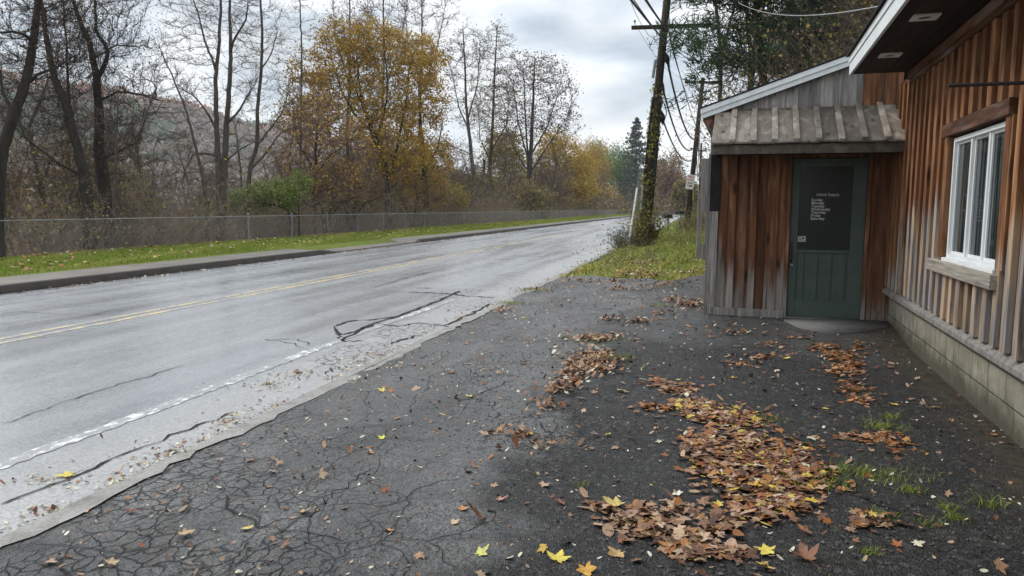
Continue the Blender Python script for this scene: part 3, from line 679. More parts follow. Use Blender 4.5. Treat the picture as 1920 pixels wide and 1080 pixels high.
b = MB(); b.prism([(-2.28, 2.62), (-2.15, 2.50), (-2.15, 2.70), (-2.28, 2.66)], 'y', U0-.07, FAR-1.1, .6); b.build('entry_soffit', MT['w_trim'], bld)
# canopy roof over the door
E0, Z0c, Z1c, YT = -1.58, 2.255, 2.74, U0-.005
sl_ = (Z1c-Z0c)/(YT-E0)
def canopy_board(x0, x1, lift, th, t, over=0., sk=0.):
    y0 = E0-over; z0 = Z0c-over*sl_
    return [(x0, y0, z0+lift), (x1, y0, z0+lift), (x1-sk, YT, Z1c+lift), (x0+sk*0, YT, Z1c+lift), (x0, y0, z0+lift+th), (x1, y0, z0+lift+th), (x1-sk, YT, Z1c+lift+th), (x0, YT, Z1c+lift+th)]
HX = [(0, 3, 2, 1), (4, 5, 6, 7), (0, 1, 5, 4), (2, 3, 7, 6), (1, 2, 6, 5), (3, 0, 4, 7)]
b = MB(); x = -2.13; k = 0
tones = [.45, .55, .4, .5, .35, .12, .2, .3, .95, .8]
n_b = 9; wd = (.03+2.13)/n_b
for k in range(n_b): b.add(canopy_board(x+k*wd+.002, x+(k+1)*wd-.002, 0, .022, 0, random.uniform(-.006, .01)), HX, tones[k])
b.build('canopy_roof', MT['w_roof'], bld, bevel=.003)
b = MB()
for k in range(1, n_b): b.add(canopy_board(x+k*wd-.034, x+k*wd+.034, .023, .036, 0, random.uniform(.0, .03)), HX, min(1, tones[k]+random.uniform(.1, .4)))
b.build('canopy_batten', MT['w_roof'], bld, bevel=.003)
b = MB(); b.box(-2.12, -.045, E0+.03, E0+.07, 2.14, 2.25, .25); b.build('canopy_fascia', MT['w_roof'], bld, bevel=.004)
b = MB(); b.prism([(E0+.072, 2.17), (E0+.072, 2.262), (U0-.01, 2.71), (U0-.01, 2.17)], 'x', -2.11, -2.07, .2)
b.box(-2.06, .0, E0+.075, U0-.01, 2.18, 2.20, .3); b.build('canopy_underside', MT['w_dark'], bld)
# door
DZ0, DZ1 = .125, 2.13
b = MB(); b.box(D0-.045, D0, U0-.02, U0+.03, .11, 2.18, .75); b.box(D1, D1+.045, U0-.02, U0+.03, .11, 2.18, .75); b.box(D0, D1, U0-.02, U0+.03, DZ1+.01, 2.18, .3)
b.build('door_casing', MT['w_front'], bld, bevel=.003)
DY = U0+.02
b = MB(); dx0, dx1 = D0+.005, D1-.005
gx0, gx1, gz0, gz1 = D0+.10, D1-.16, .985, 2.03
b.box(dx0, gx0, DY, DY+.04, DZ0, DZ1); b.box(gx1, dx1, DY, DY+.04, DZ0, DZ1); b.box(gx0, gx1, DY, DY+.04, DZ0, .34); b.box(gx0, gx1, DY, DY+.04, .945, gz0); b.box(gx0, gx1, DY, DY+.04, gz1, DZ1)
door = b.build('door', MT['green'], bld, bevel=.004)
b = MB(); b.box(gx0, gx1, DY+.02, DY+.035, .34, .945); b.build('door_panel', MT['green'], door)
b = MB()
for k in range(4):
    c = gx0+.06+k*(gx1-gx0-.13)/3; b.box(c-.03, c+.03, DY+.004, DY+.02, .345, .94)
b.build('door_batten', MT['green'], door, bevel=.003)
b = MB(); b.box(gx0, gx1, DY+.015, DY+.02, gz0, gz1); b.build('door_glass', MT['door_glass'], door)
MT['letter'] = simple('white_lettering', (.62, .64, .62), .6, .3, .05)
MT['paper'] = simple('paper_notice', (.5, .5, .44), .8, .2, .1, 30)
MT['ink'] = simple('black_ink', (.05, .05, .05), .8, .2, .1)
def text(s, name, size, M4, mat, parent, ext=.0008, align='LEFT', sx=1.0, bold=0):
    cu = bpy.data.curves.new(name, 'FONT'); cu.body = s; cu.size = size; cu.extrude = ext; cu.align_x = align; cu.offset = bold
    t = bpy.data.objects.new(name, cu); COL.objects.link(t); dg = bpy.context.evaluated_depsgraph_get()
    me = bpy.data.meshes.new_from_object(t.evaluated_get(dg)); bpy.data.objects.remove(t); me.transform(M4 @ Matrix.Diagonal((sx, 1, 1, 1)))
    me.materials.clear(); me.materials.append(mat); o = bpy.data.objects.new(name, me); COL.objects.link(o); o.parent = parent; return o
FR = Matrix(((1, 0, 0, 0), (0, 0, -1, 0), (0, 1, 0, 0), (0, 0, 0, 1)))   # text plane facing -y
def FT(x, y, z, rot=0): return Matrix.Translation((x, y, z)) @ FR @ Matrix.Rotation(rot, 4, 'Z')
text('store hours', 'lettering', .062, FT(-.865, DY+.012, 1.665, R(-1)), MT['letter'], door, sx=.9)
for k, s in enumerate(['Sunday', 'Monday', 'Tuesday', 'Wednesday', 'Thursday', 'Friday', 'Saturday']):
    text(s, 'lettering', .047, FT(-.92, DY+.012, 1.60-k*.039), MT['letter'], door, bold=.0006)
b = MB(); b.box(-1.06, -.965, DY+.008, DY+.012, 1.085, 1.155); nt_ = b.build('notice', MT['paper'], door)
b = MB(); b.box(-1.045, -1.02, DY+.0065, DY+.0078, 1.10, 1.115); b.box(-1.012, -.985, DY+.0065, DY+.0078, 1.118, 1.14); b.box(-1.05, -1.025, DY+.0065, DY+.0078, 1.13, 1.14); b.box(-1.0, -.975, DY+.0065, DY+.0078, 1.098, 1.104); b.build('printing', MT['ink'], nt_)
b = MB(); b.tube([(D0+.03, DY-.012, 1.04), (D0+.028, DY-.045, .99), (D0+.028, DY-.05, .87), (D0+.03, DY-.015, .82)], .011, 8); b.box(D0+.012, D0+.05, DY-.008, DY, .76, 1.08)
b.build('door_handle', MT['dark_metal'], door, smooth=False)
b = MB(); b.tube([(D0+.045, DY-.03, .79), (D0+.045, DY-.001, .79)], [.017, .017], 12); b.build('door_lock', MT['galv'], door)
b = MB(); b.box(D0-.02, D1+.03, U0-.06, U0+.05, .08, .123, .6); b.build('threshold', MT['pad'], bld, bevel=.004)
# rod of a hanging sign bracket on the wall
b = MB(); b.tube([(-.70, -6.4, 2.15), (.02, -6.4, 2.15)], .0105, 8); b.box(-.02, .0, -6.44, -6.36, 2.08, 2.22); b.build('sign_bracket', MT['dark_metal'], bld)
# weathered shutter-like boards standing off the entry's far side
b = MB(); b.box(-2.30, -2.185, U0+.22, U0+.25, 1.45, 2.16, .5); b.box(-2.30, -2.265, U0+.22, U0+.25, 1.02, 1.45, .45); b.box(-2.225, -2.185, U0+.22, U0+.25, 1.02, 1.45, .4); b.box(-2.30, -2.185, U0+.22, U0+.25, .82, 1.02, .8); b.box(-2.335, -2.315, U0+.3, U0+.33, .85, 1.75, .9)
b.box(-2.34, -2.16, U0+.27, U0+.29, 1.92, 1.98, .95)
b.build('side_slats', MT['w_grey'], bld, bevel=.003)
# ------------------------------------------------------------------ trees
from mathutils import noise as mnoise
def norm(a): return a/np.maximum(np.linalg.norm(a, axis=-1, keepdims=True), 1e-9)
def frames(d):
    up = np.where(np.abs(d[:, 2:3]) > .9, np.array([[1., 0, 0]]), np.array([[0, 0, 1.]])); a = norm(np.cross(d, up)); return a, np.cross(d, a)
def colonize(rs, stems, stem_r, attr, step, infl, kill, iters=90, droop=0., cap=6000):
    """stems: list of (polyline, parent stem index or -1). grows limbs towards the attractor points."""
    pos = np.zeros((cap, 3)); par = np.full(cap, -1, int); rad0 = np.zeros(cap); n = 0; ends = []
    for s, (pl, pa) in enumerate(stems):
        pl = np.asarray(pl, float)
        if pa >= 0:
            a, b_ = ends[pa]; prev = a+int(np.argmin(np.linalg.norm(pos[a:b_]-pl[0], axis=1)))
        else: prev = -1
        seg = np.linalg.norm(np.diff(pl, axis=0), axis=1); L = seg.sum(); m = max(2, int(L/step)); cum = np.concatenate([[0], np.cumsum(seg)])
        ts = np.linspace(0, L, m+1); pts = np.stack([np.interp(ts, cum, pl[:, i]) for i in range(3)], 1)
        pts[1:-1] += rs.normal(0, step*.035, (len(pts)-2, 3))
        if prev >= 0: pts = pts[1:]; ts = ts[1:]
        st = n
        for q, t in zip(pts, ts):
            pos[n] = q; par[n] = prev; prev = n; r0, r1 = stem_r[s]; rad0[n] = r0+(r1-r0)*(t/L); n += 1
        ends.append((st, n))
    A = np.asarray(attr, float)
    nd = np.full(len(A), 1e9); ni = np.zeros(len(A), int)
    def upd(a, b_):
        D = np.linalg.norm(A[:, None]-pos[None, a:b_], axis=2); j = D.argmin(1); d = D[np.arange(len(A)), j]; m = d < nd; nd[m] = d[m]; ni[m] = j[m]+a
    ok = np.arange(n) >= 0
    upd(0, n); cnt = np.zeros(cap, int)
    for it in range(iters):
        act = nd < infl
        if not act.any():
            if nd.size == 0: break
            act = nd <= nd.min()+step
        idx = ni[act]; dr = norm(A[act]-pos[idx]); S = np.zeros((n, 3)); np.add.at(S, idx, dr)
        src = np.unique(idx); src = src[cnt[src] < 4]
        if len(src) == 0 or n+len(src) >= cap: break
        d = norm(S[src]); d = norm(d+rs.normal(0, .16, d.shape)+np.array([0, 0, -droop]))
        new = pos[src]+d*step; m = len(src); pos[n:n+m] = new; par[n:n+m] = src; cnt[src] += 1; upd(n, n+m); n += m
        keep = nd > kill; A = A[keep]; nd = nd[keep]; ni = ni[keep]
        if len(A) == 0: break
    return pos[:n], par[:n], rad0[:n]
def radii(par, rad0, rt, ex=2.3):
    n = len(par); acc = np.zeros(n)
    ch = np.zeros(n, int)
    for i in range(n-1, -1, -1):
        if acc[i] == 0: acc[i] = rt**ex
        if par[i] >= 0: acc[par[i]] += acc[i]
    r = acc**(1/ex); r = np.where(rad0 > 0, np.maximum(rad0, np.minimum(r, rad0*1.2)), r)
    for i in range(n):
        if par[i] >= 0: r[i] = min(r[i], r[par[i]]*.98)
    return r
def skin(pos, par, r, sel, k):
    """frustums for the segments in sel; returns V, F."""
    i = np.where(sel & (par >= 0))[0]; p = par[i]
    d = norm(pos[i]-pos[p]); a, b_ = frames(d); t = np.arange(k)*2*np.pi/k; c, s = np.cos(t)[None, :, None], np.sin(t)[None, :, None]
    off = a[:, None]*c+b_[:, None]*s
    ext = d[:, None]*np.minimum(r[i], .5)[:, None, None]*.3
    r0 = np.minimum(r[p], r[i]*1.25)
    V = np.concatenate([pos[p][:, None]+off*r0[:, None, None]-ext, pos[i][:, None]+off*r[i][:, None, None]+ext], 1).reshape(-1, 3)
    m = len(i); base = (np.arange(m)*2*k)[:, None]; j = np.arange(k)[None]; j2 = (j+1) % k
    Fq = np.stack([base+j, base+j2, base+k+j2, base+k+j], -1).reshape(-1, 4)
    return V, Fq
def cones(P, D, r):
    """thin three-sided twigs from P along D; returns V,F(tris)."""
    d = norm(D); a, b_ = frames(d); t = np.arange(3)*2*np.pi/3; off = a[:, None]*np.cos(t)[None, :, None]+b_[:, None]*np.sin(t)[None, :, None]
    rr = np.broadcast_to(r, (len(P),)); V = np.concatenate([P[:, None]+off*rr[:, None, None], (P+D)[:, None]+off*(rr*.45)[:, None, None]], 1).reshape(-1, 3)
    base = (np.arange(len(P))*6)[:, None]; j = np.arange(3)[None]; j2 = (j+1) % 3
    return V, np.stack([base+j, base+j2, base+3+j2, base+3+j], -1).reshape(-1, 4)
def leaf_quads(rs, P, size, cols, var=.3, flat=0., asp=.38):
    n = len(P); d1 = norm(rs.normal(0, 1, (n, 3))*np.array([1, 1, 1-flat])); a, b_ = frames(d1); th = rs.uniform(0, 6.3, n)[:, None]
    x = a*np.cos(th)+b_*np.sin(th); y = np.cross(d1, x); s = (size*rs.uniform(.6, 1.3, n))[:, None]
    V = np.stack([P-x*s*.5, P+y*s*asp+d1*s*.1, P+x*s*.5, P-y*s*asp+d1*s*.1], 1).reshape(-1, 3)
    ci = rs.integers(0, len(cols), n); c = np.array(cols)[ci]*rs.uniform(1-var, 1+var, (n, 1)); T = np.repeat(np.concatenate([c, np.ones((n, 1))], 1), 4, 0)
    return V, np.arange(n*4).reshape(-1, 4), T
def ellip(rs, c, rad, n, shell=.35):
    d = norm(rs.normal(0, 1, (n, 3))); q = rs.uniform(0, 1, n)**(shell); return np.asarray(c)+d*q[:, None]*np.asarray(rad)
def make_tree(name, label, cat, base, stems, stem_r, attr, seed, step=.4, infl=2.5, kill=.7, rt=.012, twigs=3, tl=.55, tr=.006, leafn=0, leafs=.1, cols=None, parent_group=None,
              barkm='bark', twigm='twig', droop=0., vines=0, leaf_rad=.25, cap=5000, sub=2, clump=0):
    rs = np.random.default_rng(seed)
    pos, par, rad0 = colonize(rs, stems, stem_r, attr, step, infl, kill, droop=droop, cap=cap)
    r = radii(par, rad0, rt); base = np.asarray(base, float)
    P0 = pos-base
    root = thing(name, label, cat, tuple(base), 0, parent_group)
    thick = r > rt*3.0
    V1, F1 = skin(P0, par, r, thick, 7)
    mesh_np('trunk', V1, [(F1, 0)], MT[barkm], root, smooth=True)
    Va, Fa = skin(P0, par, r, ~thick, 3); VV = [Va]; FF = [(Fa, 0)]; nb = len(Va)
    # twigs
    cand = np.where((r < rt*3.2) & (par >= 0))[0]; tips = P0[cand]
    if twigs and len(cand):
        src = np.repeat(cand, twigs); d = norm(norm(P0[src]-P0[par[src]])+rs.normal(0, .36, (len(src), 3))+np.array([0, 0, .3-droop]))
        L = tl*rs.uniform(.4, 1.2, len(src)); st = P0[src]-(P0[src]-P0[par[src]])*rs.uniform(0, 1, len(src))[:, None]
        D = d*L[:, None]; V2, F2 = cones(st, D, tr); VV.append(V2); FF.append((F2+nb, 0)); nb += len(V2)
        if sub:
            k = sub; s2 = np.repeat(st, k, 0)+np.repeat(D, k, 0)*rs.uniform(.3, .95, (len(st)*k, 1)); d2 = norm(np.repeat(d, k, 0)+rs.normal(0, .42, (len(s2), 3))+np.array([0, 0, .15])); L2 = np.repeat(L, k)*rs.uniform(.3, .65, len(s2))
            V3, F3 = cones(s2, d2*L2[:, None], tr*.75); VV.append(V3); FF.append((F3+nb, 0)); nb += len(V3); tips = np.concatenate([st+D, s2+d2*L2[:, None]])
        else: tips = st+D
    T = [np.ones((nb, 4))*.5]
    if vines:
        big = np.where(r > rt*4)[0]; n = vines; ii = rs.choice(big, n); s = P0[ii]+rs.normal(0, .1, (n, 3)); d = norm(rs.normal(0, .45, (n, 3))+np.array([0, 0, -1.])*np.where(rs.uniform(0, 1, n) < .75, 1, -1)[:, None]); q = s
        for k in range(4):
            L = rs.uniform(.2, .55, n); V4, F4 = cones(q, d*L[:, None], tr*1.2); VV.append(V4); FF.append((F4+nb, 0)); nb += len(V4); T.append(np.ones((len(V4), 4))*.5); q = q+d*L[:, None]; d = norm(d+rs.normal(0, .35, (n, 3)))
    if leafn:
        ii = rs.choice(len(tips), leafn); lp = tips[ii]+rs.normal(0, leaf_rad, (leafn, 3)); keep = lp[:, 2] > .3
        if clump: nz = np.array([mnoise.noise(Vector(v)*clump+Vector((seed, 0, 0))) for v in lp]); keep &= nz+rs.normal(0, .12, leafn) > -.06
        lp = lp[keep]
        V5, F5, T5 = leaf_quads(rs, lp, leafs, cols); VV.append(V5); FF.append((F5+nb, 1)); T.append(T5)
    mesh_np('crown', np.concatenate(VV), FF, [MT[twigm], MT['foliage']], root, tone=np.concatenate(T))
    return root
GOLD = [(.40, .25, .035), (.46, .31, .045), (.34, .2, .03), (.27, .21, .04), (.42, .23, .04)]
RUST = [(.25, .13, .085), (.21, .12, .09), (.3, .17, .08), (.17, .11, .08)]
BROWN = [(.16, .105, .07), (.21, .145, .09), (.12, .085, .06)]
OLIVE = [(.2, .19, .05), (.27, .23, .06), (.15, .15, .05), (.32, .23, .06)]
GREEN = [(.1, .2, .045), (.14, .24, .06), (.2, .28, .07), (.09, .15, .04)]
YELLOW = [(.5, .33, .04), (.55, .38, .06), (.42, .26, .04), (.34, .27, .05)]
def L3(pts, D, jit=0.0, Ds=None): return [at(px, py, D+(Ds[i] if Ds else 0)) for i, (px, py) in enumerate(pts)]
def cloud(rs, D, blobs, zf=.8):
    """attractor points: blobs = (px, py, rx px, ry px, n)."""
    out = []
    for px, py, rx, ry, n in blobs:
        s = D/F; c = at(px, py, D); d = norm(rs.normal(0, 1, (n, 3)))*(rs.uniform(0, 1, n)**.4)[:, None]
        R3 = np.stack([r2, np.array([0, 0, 1.]), np.cross(r2, np.array([0, 0, 1.]))]); out.append(c+(d*np.array([rx*s, ry*s, max(rx, 25)*s*zf])) @ R3)
    o = np.concatenate(out); return o
rs = np.random.default_rng(3)
def gz(p): return np.array([p[0], p[1], float(ground_z(p[0], p[1]))])
def hero(name, label, D, base_px, stems_px, radii_, blobs, seed, **kw):
    """stems_px: list of (pixel polyline, parent, depth drift at its end)."""
    b0 = at(base_px[0], base_px[1], D); b0 = gz(b0); st = []
    for i, (pl, pa, dd) in enumerate(stems_px):
        n = len(pl); q = [at(px, py, D+dd*k/(n-1)) for k, (px, py) in enumerate(pl)]
        if pa < 0: q = [b0+(np.array([q[0][0]-b0[0], q[0][1]-b0[1], 0]))*.5]+q
        st.append((q, pa))
    A = cloud(np.random.default_rng(seed+50), D, blobs)
    return make_tree(name, label, 'tree', b0, st, radii_, A, seed, **kw)
def dX(px, X): return depthX(px, X)
# A leaning trunk, far left
D = 20.5
hero('bare_tree', 'dark leaning tree trunk at the far left edge behind the fence', D, (-10, 455), [([(-8, 400), (5, 275), (30, 205), (50, 150), (65, 60), (78, -60)], -1, 0), ([(48, 160), (70, 140), (110, 125), (150, 100)], 0, 1), ([(60, 70), (30, 60), (-20, 62)], 0, -1), ([(25, 215), (5, 170), (-5, 110)], 0, 1)],
     [(.2, .07), (.05, .02), (.05, .02), (.05, .02)], [(60, -40, 110, 120, 380), (10, 120, 70, 100, 260), (110, 70, 70, 70, 200)], 11, step=.25, infl=1.7, kill=.42, rt=.009, twigs=5, tl=.5, leafn=700, leafs=.07, cols=BROWN, barkm='bark', twigm='twig_dark', vines=150)
# B, C vine-wrapped pair
D = dX(165, -20.6)
hero('bare_tree', 'vine-wrapped dark trunk leaning left, left one of the tangled pair', D, (168, 450), [([(166, 420), (158, 330), (140, 260), (122, 195), (100, 140), (85, 60), (70, -60)], -1, 0), ([(135, 240), (128, 170), (125, 90), (118, 0)], 0, 1.5), ([(158, 330), (115, 310), (60, 270), (20, 228)], 0, -1.5)],
     [(.22, .05), (.06, .02), (.05, .02)], [(80, -20, 90, 110, 330), (130, 90, 60, 110, 260), (70, 220, 80, 60, 160), (40, 100, 70, 90, 200)], 12, step=.25, infl=1.7, kill=.42, rt=.009, twigs=5, tl=.5, leafn=900, leafs=.07, cols=BROWN, vines=450, twigm='twig_dark')
D = dX(205, -21.2)
hero('bare_tree', 'vine-wrapped dark trunk with one long bare limb, right one of the tangled pair', D, (205, 460), [([(204, 430), (195, 350), (185, 280), (186, 215), (180, 140), (168, 80), (150, 40), (130, -20)], -1, 0), ([(181, 150), (200, 115), (202, 90), (180, 60), (178, 0), (180, -50)], 0, 1), ([(186, 192), (220, 172), (260, 176), (305, 190)], 0, 1), ([(188, 300), (230, 280), (262, 262)], 0, -1), ([(176, 110), (215, 85), (260, 88)], 0, 1)],
     [(.27, .05), (.09, .03), (.05, .02), (.04, .02), (.04, .02)], [(200, 20, 90, 90, 420), (250, 110, 60, 70, 200), (150, 60, 60, 90, 160), (250, 210, 50, 40, 90), (215, 260, 50, 90, 120)], 13, step=.25, infl=1.7, kill=.42, rt=.009, twigs=5, tl=.5, leafn=1900, leafs=.075, cols=BROWN, vines=650, twigm='twig_dark')
# saplings near the fence
D = dX(215, -19.6)
hero('sapling', 'pale straight sapling just behind the fence by the tangled pair of trunks', D, (212, 470), [([(212, 440), (216, 330), (218, 250), (222, 190)], -1, 0), ([(217, 290), (245, 250), (262, 215)], 0, .3), ([(217, 280), (200, 240), (190, 215)], 0, -.3)],
     [(.075, .02), (.025, .012), (.02, .01)], [(222, 220, 50, 60, 130)], 14, step=.25, infl=1.4, kill=.4, rt=.008, twigs=3, tl=.4, barkm='bark_grey', leafn=60, leafs=.06, cols=BROWN)
# E big two-stem tree
D = dX(413, -21.5)
hero('bare_tree', 'tall bare tree with two close grey stems rising above the green shrub', D, (413, 430), [([(411, 400), (410, 330), (406, 250), (404, 150), (410, 80), (418, -60)], -1, 0), ([(417, 400), (420, 330), (425, 230), (432, 130), (432, 60), (428, -60)], -1, .4), ([(425, 235), (450, 205), (470, 170), (480, 155)], 1, 1), ([(405, 240), (385, 205), (360, 175), (335, 165)], 0, -1), ([(408, 292), (380, 286), (358, 292), (352, 315)], 0, .5), ([(424, 300), (450, 280), (500, 255)], 1, 1), ([(405, 130), (385, 80), (370, 20), (350, -40)], 0, 1), ([(430, 90), (460, 40), (470, -30)], 1, -1)],
     [(.17, .04), (.19, .04), (.07, .02), (.06, .02), (.06, .03), (.05, .02), (.06, .02), (.06, .02)], [(390, 10, 90, 100, 420), (440, 60, 60, 120, 320), (365, 150, 50, 90, 200), (340, 60, 50, 70, 160), (450, 200, 50, 60, 120), (400, -60, 110, 60, 200)], 15, step=.3, infl=2.1, kill=.5, rt=.010, twigs=5, tl=.6, leafn=800, leafs=.07, cols=BROWN, barkm='bark_grey')
D = dX(270, -22)
hero('bare_tree', 'slim bare tree forking low with thin upright branches left of the two-stem tree', D+2, (385, 430), [([(390, 400), (380, 330), (365, 270), (350, 210), (330, 160), (300, 90)], -1, 0), ([(388, 390), (403, 350), (410, 330)], 0, .2)],
     [(.10, .02), (.04, .02)], [(300, 110, 40, 60, 130), (330, 180, 50, 60, 120), (350, 250, 40, 40, 60)], 16, step=.3, infl=2, kill=.5, rt=.009, twigs=5, tl=.6, barkm='bark_grey', leafn=60, leafs=.07, cols=BROWN)
# F
D = dX(465, -21)
hero('bare_tree', 'slender curved bare tree right of the two-stem tree', D, (462, 420), [([(462, 385), (468, 320), (482, 270), (483, 200), (490, 130), (492, 60), (488, 0), (484, -60)], -1, 0), ([(482, 275), (500, 250), (530, 210), (540, 175)], 0, 1), ([(470, 320), (500, 285), (525, 250), (560, 235)], 0, 1.5), ([(489, 130), (510, 100), (520, 60)], 0, .5)],
     [(.13, .04), (.05, .02), (.07, .02), (.04, .02)], [(488, 20, 50, 110, 260), (520, 120, 45, 80, 160), (550, 200, 55, 60, 170), (470, 140, 40, 70, 90)], 17, step=.3, infl=2, kill=.5, rt=.009, twigs=5, tl=.6, leafn=350, leafs=.07, cols=BROWN, barkm='bark_grey')
# G thin tree behind, birch-like
D = dX(565, -22)+6
hero('bare_tree', 'thin straight pole-like tree with fine bare twigs left of the golden maple', D, (562, 430), [([(562, 400), (564, 250), (566, 100), (560, -60)], -1, 0)], [(.11, .03)], [(565, 40, 45, 110, 330), (567, 170, 35, 70, 110)], 18, step=.35, infl=2.2, kill=.6, rt=.010, twigs=3, tl=.55, barkm='bark_grey')
# maples
D = dX(727, -21)
hero('golden_maple', 'large golden maple with dark trunk, the tallest gold crown', D, (728, 425), [([(728, 395), (727, 340), (716, 290), (700, 250), (680, 195), (672, 150), (668, 90)], -1, 0), ([(727, 345), (742, 290), (752, 240), (762, 190), (768, 120)], -1, 1), ([(704, 262), (720, 220), (728, 160), (720, 80)], 0, -1), ([(700, 250), (665, 215), (640, 170), (625, 120)], 0, 1.), ([(683, 205), (660, 150), (650, 100)], 0, -1.)],
     [(.3, .04), (.16, .03), (.09, .03), (.09, .03), (.06, .02)], [(685, 82, 100, 46, 520), (620, 150, 85, 70, 380), (740, 130, 85, 70, 330), (585, 220, 62, 60, 240), (680, 200, 105, 70, 260), (740, 290, 80, 50, 160)], 21, step=.38, infl=2.6, kill=.6, rt=.012, twigs=5, tl=.6, leafn=46000, leafs=.155, clump=1.1, cols=GOLD, leaf_rad=.3, cap=7000)
D2 = dX(790, -21.5)
hero('golden_maple', 'golden maple behind and right of the tallest one, foliage low on its right side', D2, (800, 425), [([(800, 400), (796, 330), (790, 260), (786, 180), (790, 100)], -1, 0), ([(797, 340), (760, 300), (745, 250)], 0, -1), ([(795, 320), (820, 280), (830, 230)], 0, 1)],
     [(.28, .06), (.1, .04), (.1, .04)], [(795, 115, 45, 50, 260), (805, 190, 42, 60, 240), (790, 300, 62, 60, 330), (745, 250, 60, 60, 170), (760, 370, 80, 40, 160)], 22, step=.4, infl=2.6, kill=.65, rt=.012, twigs=5, tl=.6, leafn=34000, leafs=.165, clump=1.1, cols=GOLD+[(.42, .2, .03)], leaf_rad=.3)
D = dX(600, -21)
hero('rusty_tree', 'small tree with sparse rusty pink leaves under the golden crown', D, (590, 425), [([(592, 400), (590, 340), (592, 280), (596, 230)], -1, 0), ([(591, 330), (620, 290), (650, 270)], 0, .5), ([(591, 320), (560, 270), (548, 220)], 0, -.5)],
     [(.13, .04), (.06, .02), (.06, .02)], [(590, 230, 80, 55, 300), (650, 270, 55, 40, 170), (560, 290, 55, 60, 180), (620, 340, 90, 45, 160)], 23, step=.33, infl=2.2, kill=.55, rt=.010, twigs=4, tl=.55, leafn=11000, leafs=.14, clump=1.2, cols=RUST+GOLD[:2], leaf_rad=.3)
# tall bare trees behind the maple
for i, (px, top, wdt, sd_, lab) in enumerate([(718, -40, 60, 31, 'tall bare tree rising behind the left part of the golden crown'), (790, -50, 70, 32, 'tall bare tree spreading behind the right part of the golden crown'), (655, -10, 40, 33, 'thin bare tree top showing over the left shoulder of the golden crown')]):
    D = dX(px, -25)
    hero('bare_tree', lab, D, (px, 420), [([(px, 400), (px-4, 250), (px+2, 120), (px, top-30)], -1, 0), ([(px, 180), (px+30, 90), (px+45, 10)], 0, 1), ([(px, 160), (px-25, 80), (px-30, 20)], 0, 1)], [(.17, .04), (.06, .02), (.06, .02)],
         [(px, 10, wdt, 90, 420), (px+10, 100, wdt*.7, 60, 120)], sd_, step=.45, infl=3, kill=.75, rt=.014, twigs=5, tl=.8, tr=.010, barkm='bark_grey', leafn=700, leafs=.12, cols=BROWN)
# I, J, K
D = dX(885, -22.5)
hero('bare_tree', 'narrow bare tree right of the maples with upswept limbs', D, (888, 425), [([(890, 400), (888, 330), (880, 250), (874, 200), (872, 120), (868, 55)], -1, 0), ([(882, 250), (860, 200), (846, 130)], 0, 1), ([(878, 220), (895, 160), (900, 100)], 0, 1), ([(884, 290), (850, 275), (825, 270)], 0, -2)], [(.28, .05), (.09, .03), (.09, .03), (.06, .03)],
     [(870, 110, 50, 65, 420), (880, 200, 50, 55, 220), (845, 275, 45, 22, 60)], 41, step=.5, infl=3.4, kill=.8, rt=.016, twigs=5, tl=.9, tr=.012, barkm='bark_grey', leafn=1300, leafs=.16, cols=BROWN+[(.2, .15, .08)])
D = dX(930, -24)
hero('bare_tree', 'tall narrow bare tree between the upswept one and the broad dark one', D, (915, 425), [([(915, 400), (918, 320), (924, 230), (928, 130), (932, 50)], -1, 0), ([(918, 300), (900, 260), (897, 200)], 0, 1), ([(922, 280), (950, 235), (955, 180)], 0, -1)], [(.32, .05), (.09, .03), (.09, .03)],
     [(932, 100, 38, 58, 330), (925, 190, 48, 50, 260), (930, 260, 45, 40, 110)], 42, step=.55, infl=3.6, kill=.85, rt=.018, twigs=5, tl=.95, tr=.013, barkm='bark', leafn=2100, leafs=.18, cols=BROWN+OLIVE[:1])
D = dX(995, -23)
hero('bare_tree', 'broad dark bare tree with many fanning limbs and the last clinging leaves', D, (993, 420), [([(995, 400), (993, 330), (997, 250), (1000, 180), (1003, 110)], -1, 0), ([(990, 300), (972, 230), (962, 160)], -1, 1), ([(990, 300), (985, 220), (982, 130)], 0, -2), ([(996, 290), (1025, 240), (1045, 180)], 0, 1), ([(997, 320), (1030, 270), (1070, 210)], 0, 2), ([(988, 320), (960, 270), (945, 230)], 0, -2)], [(.48, .08), (.2, .05), (.16, .05), (.15, .05), (.12, .04), (.12, .04)],
     [(1005, 140, 60, 42, 420), (960, 170, 45, 60, 300), (1045, 185, 42, 50, 300), (990, 230, 70, 45, 220), (1065, 240, 25, 30, 80), (940, 240, 30, 30, 80)], 43, step=.7, infl=4.5, kill=1.05, rt=.024, twigs=5, tl=1.3, tr=.016, barkm='bark', twigm='twig_dark', leafn=4200, leafs=.26, cols=BROWN+[(.12, .06, .045)], leaf_rad=.45)
# yellow / green trees to the right
def leafy(label, px, X, blobs, seed, cols, nl, size, cat='tree', name='autumn_tree', rt=.02, dark='bark'):
    D = dX(px, X); s = D/F
    return hero(name, label, D, (px, 415), [([(px, 400), (px+2, 350), (px+3, 300)], -1, 0)], [(7*s*.5, 2.5*s)], blobs, seed, step=max(.4, 11*s), infl=70*s, kill=17*s, rt=rt, twigs=3, tl=14*s, tr=.2*s, leafn=int(nl*2.4), leafs=size, cols=cols, leaf_rad=8*s, barkm=dark)
leafy('yellow tree with spreading limbs behind the far fence, right of the broad bare tree', 1040, -25, [(1045, 290, 42, 40, 260), (1075, 340, 50, 45, 260), (1020, 350, 40, 40, 160)], 51, YELLOW, 6500, .36)
leafy('olive yellow tree between the two tall bare trees', 945, -30, [(945, 290, 40, 45, 200), (960, 350, 40, 40, 160)], 52, OLIVE+YELLOW[:1], 3500, .35)
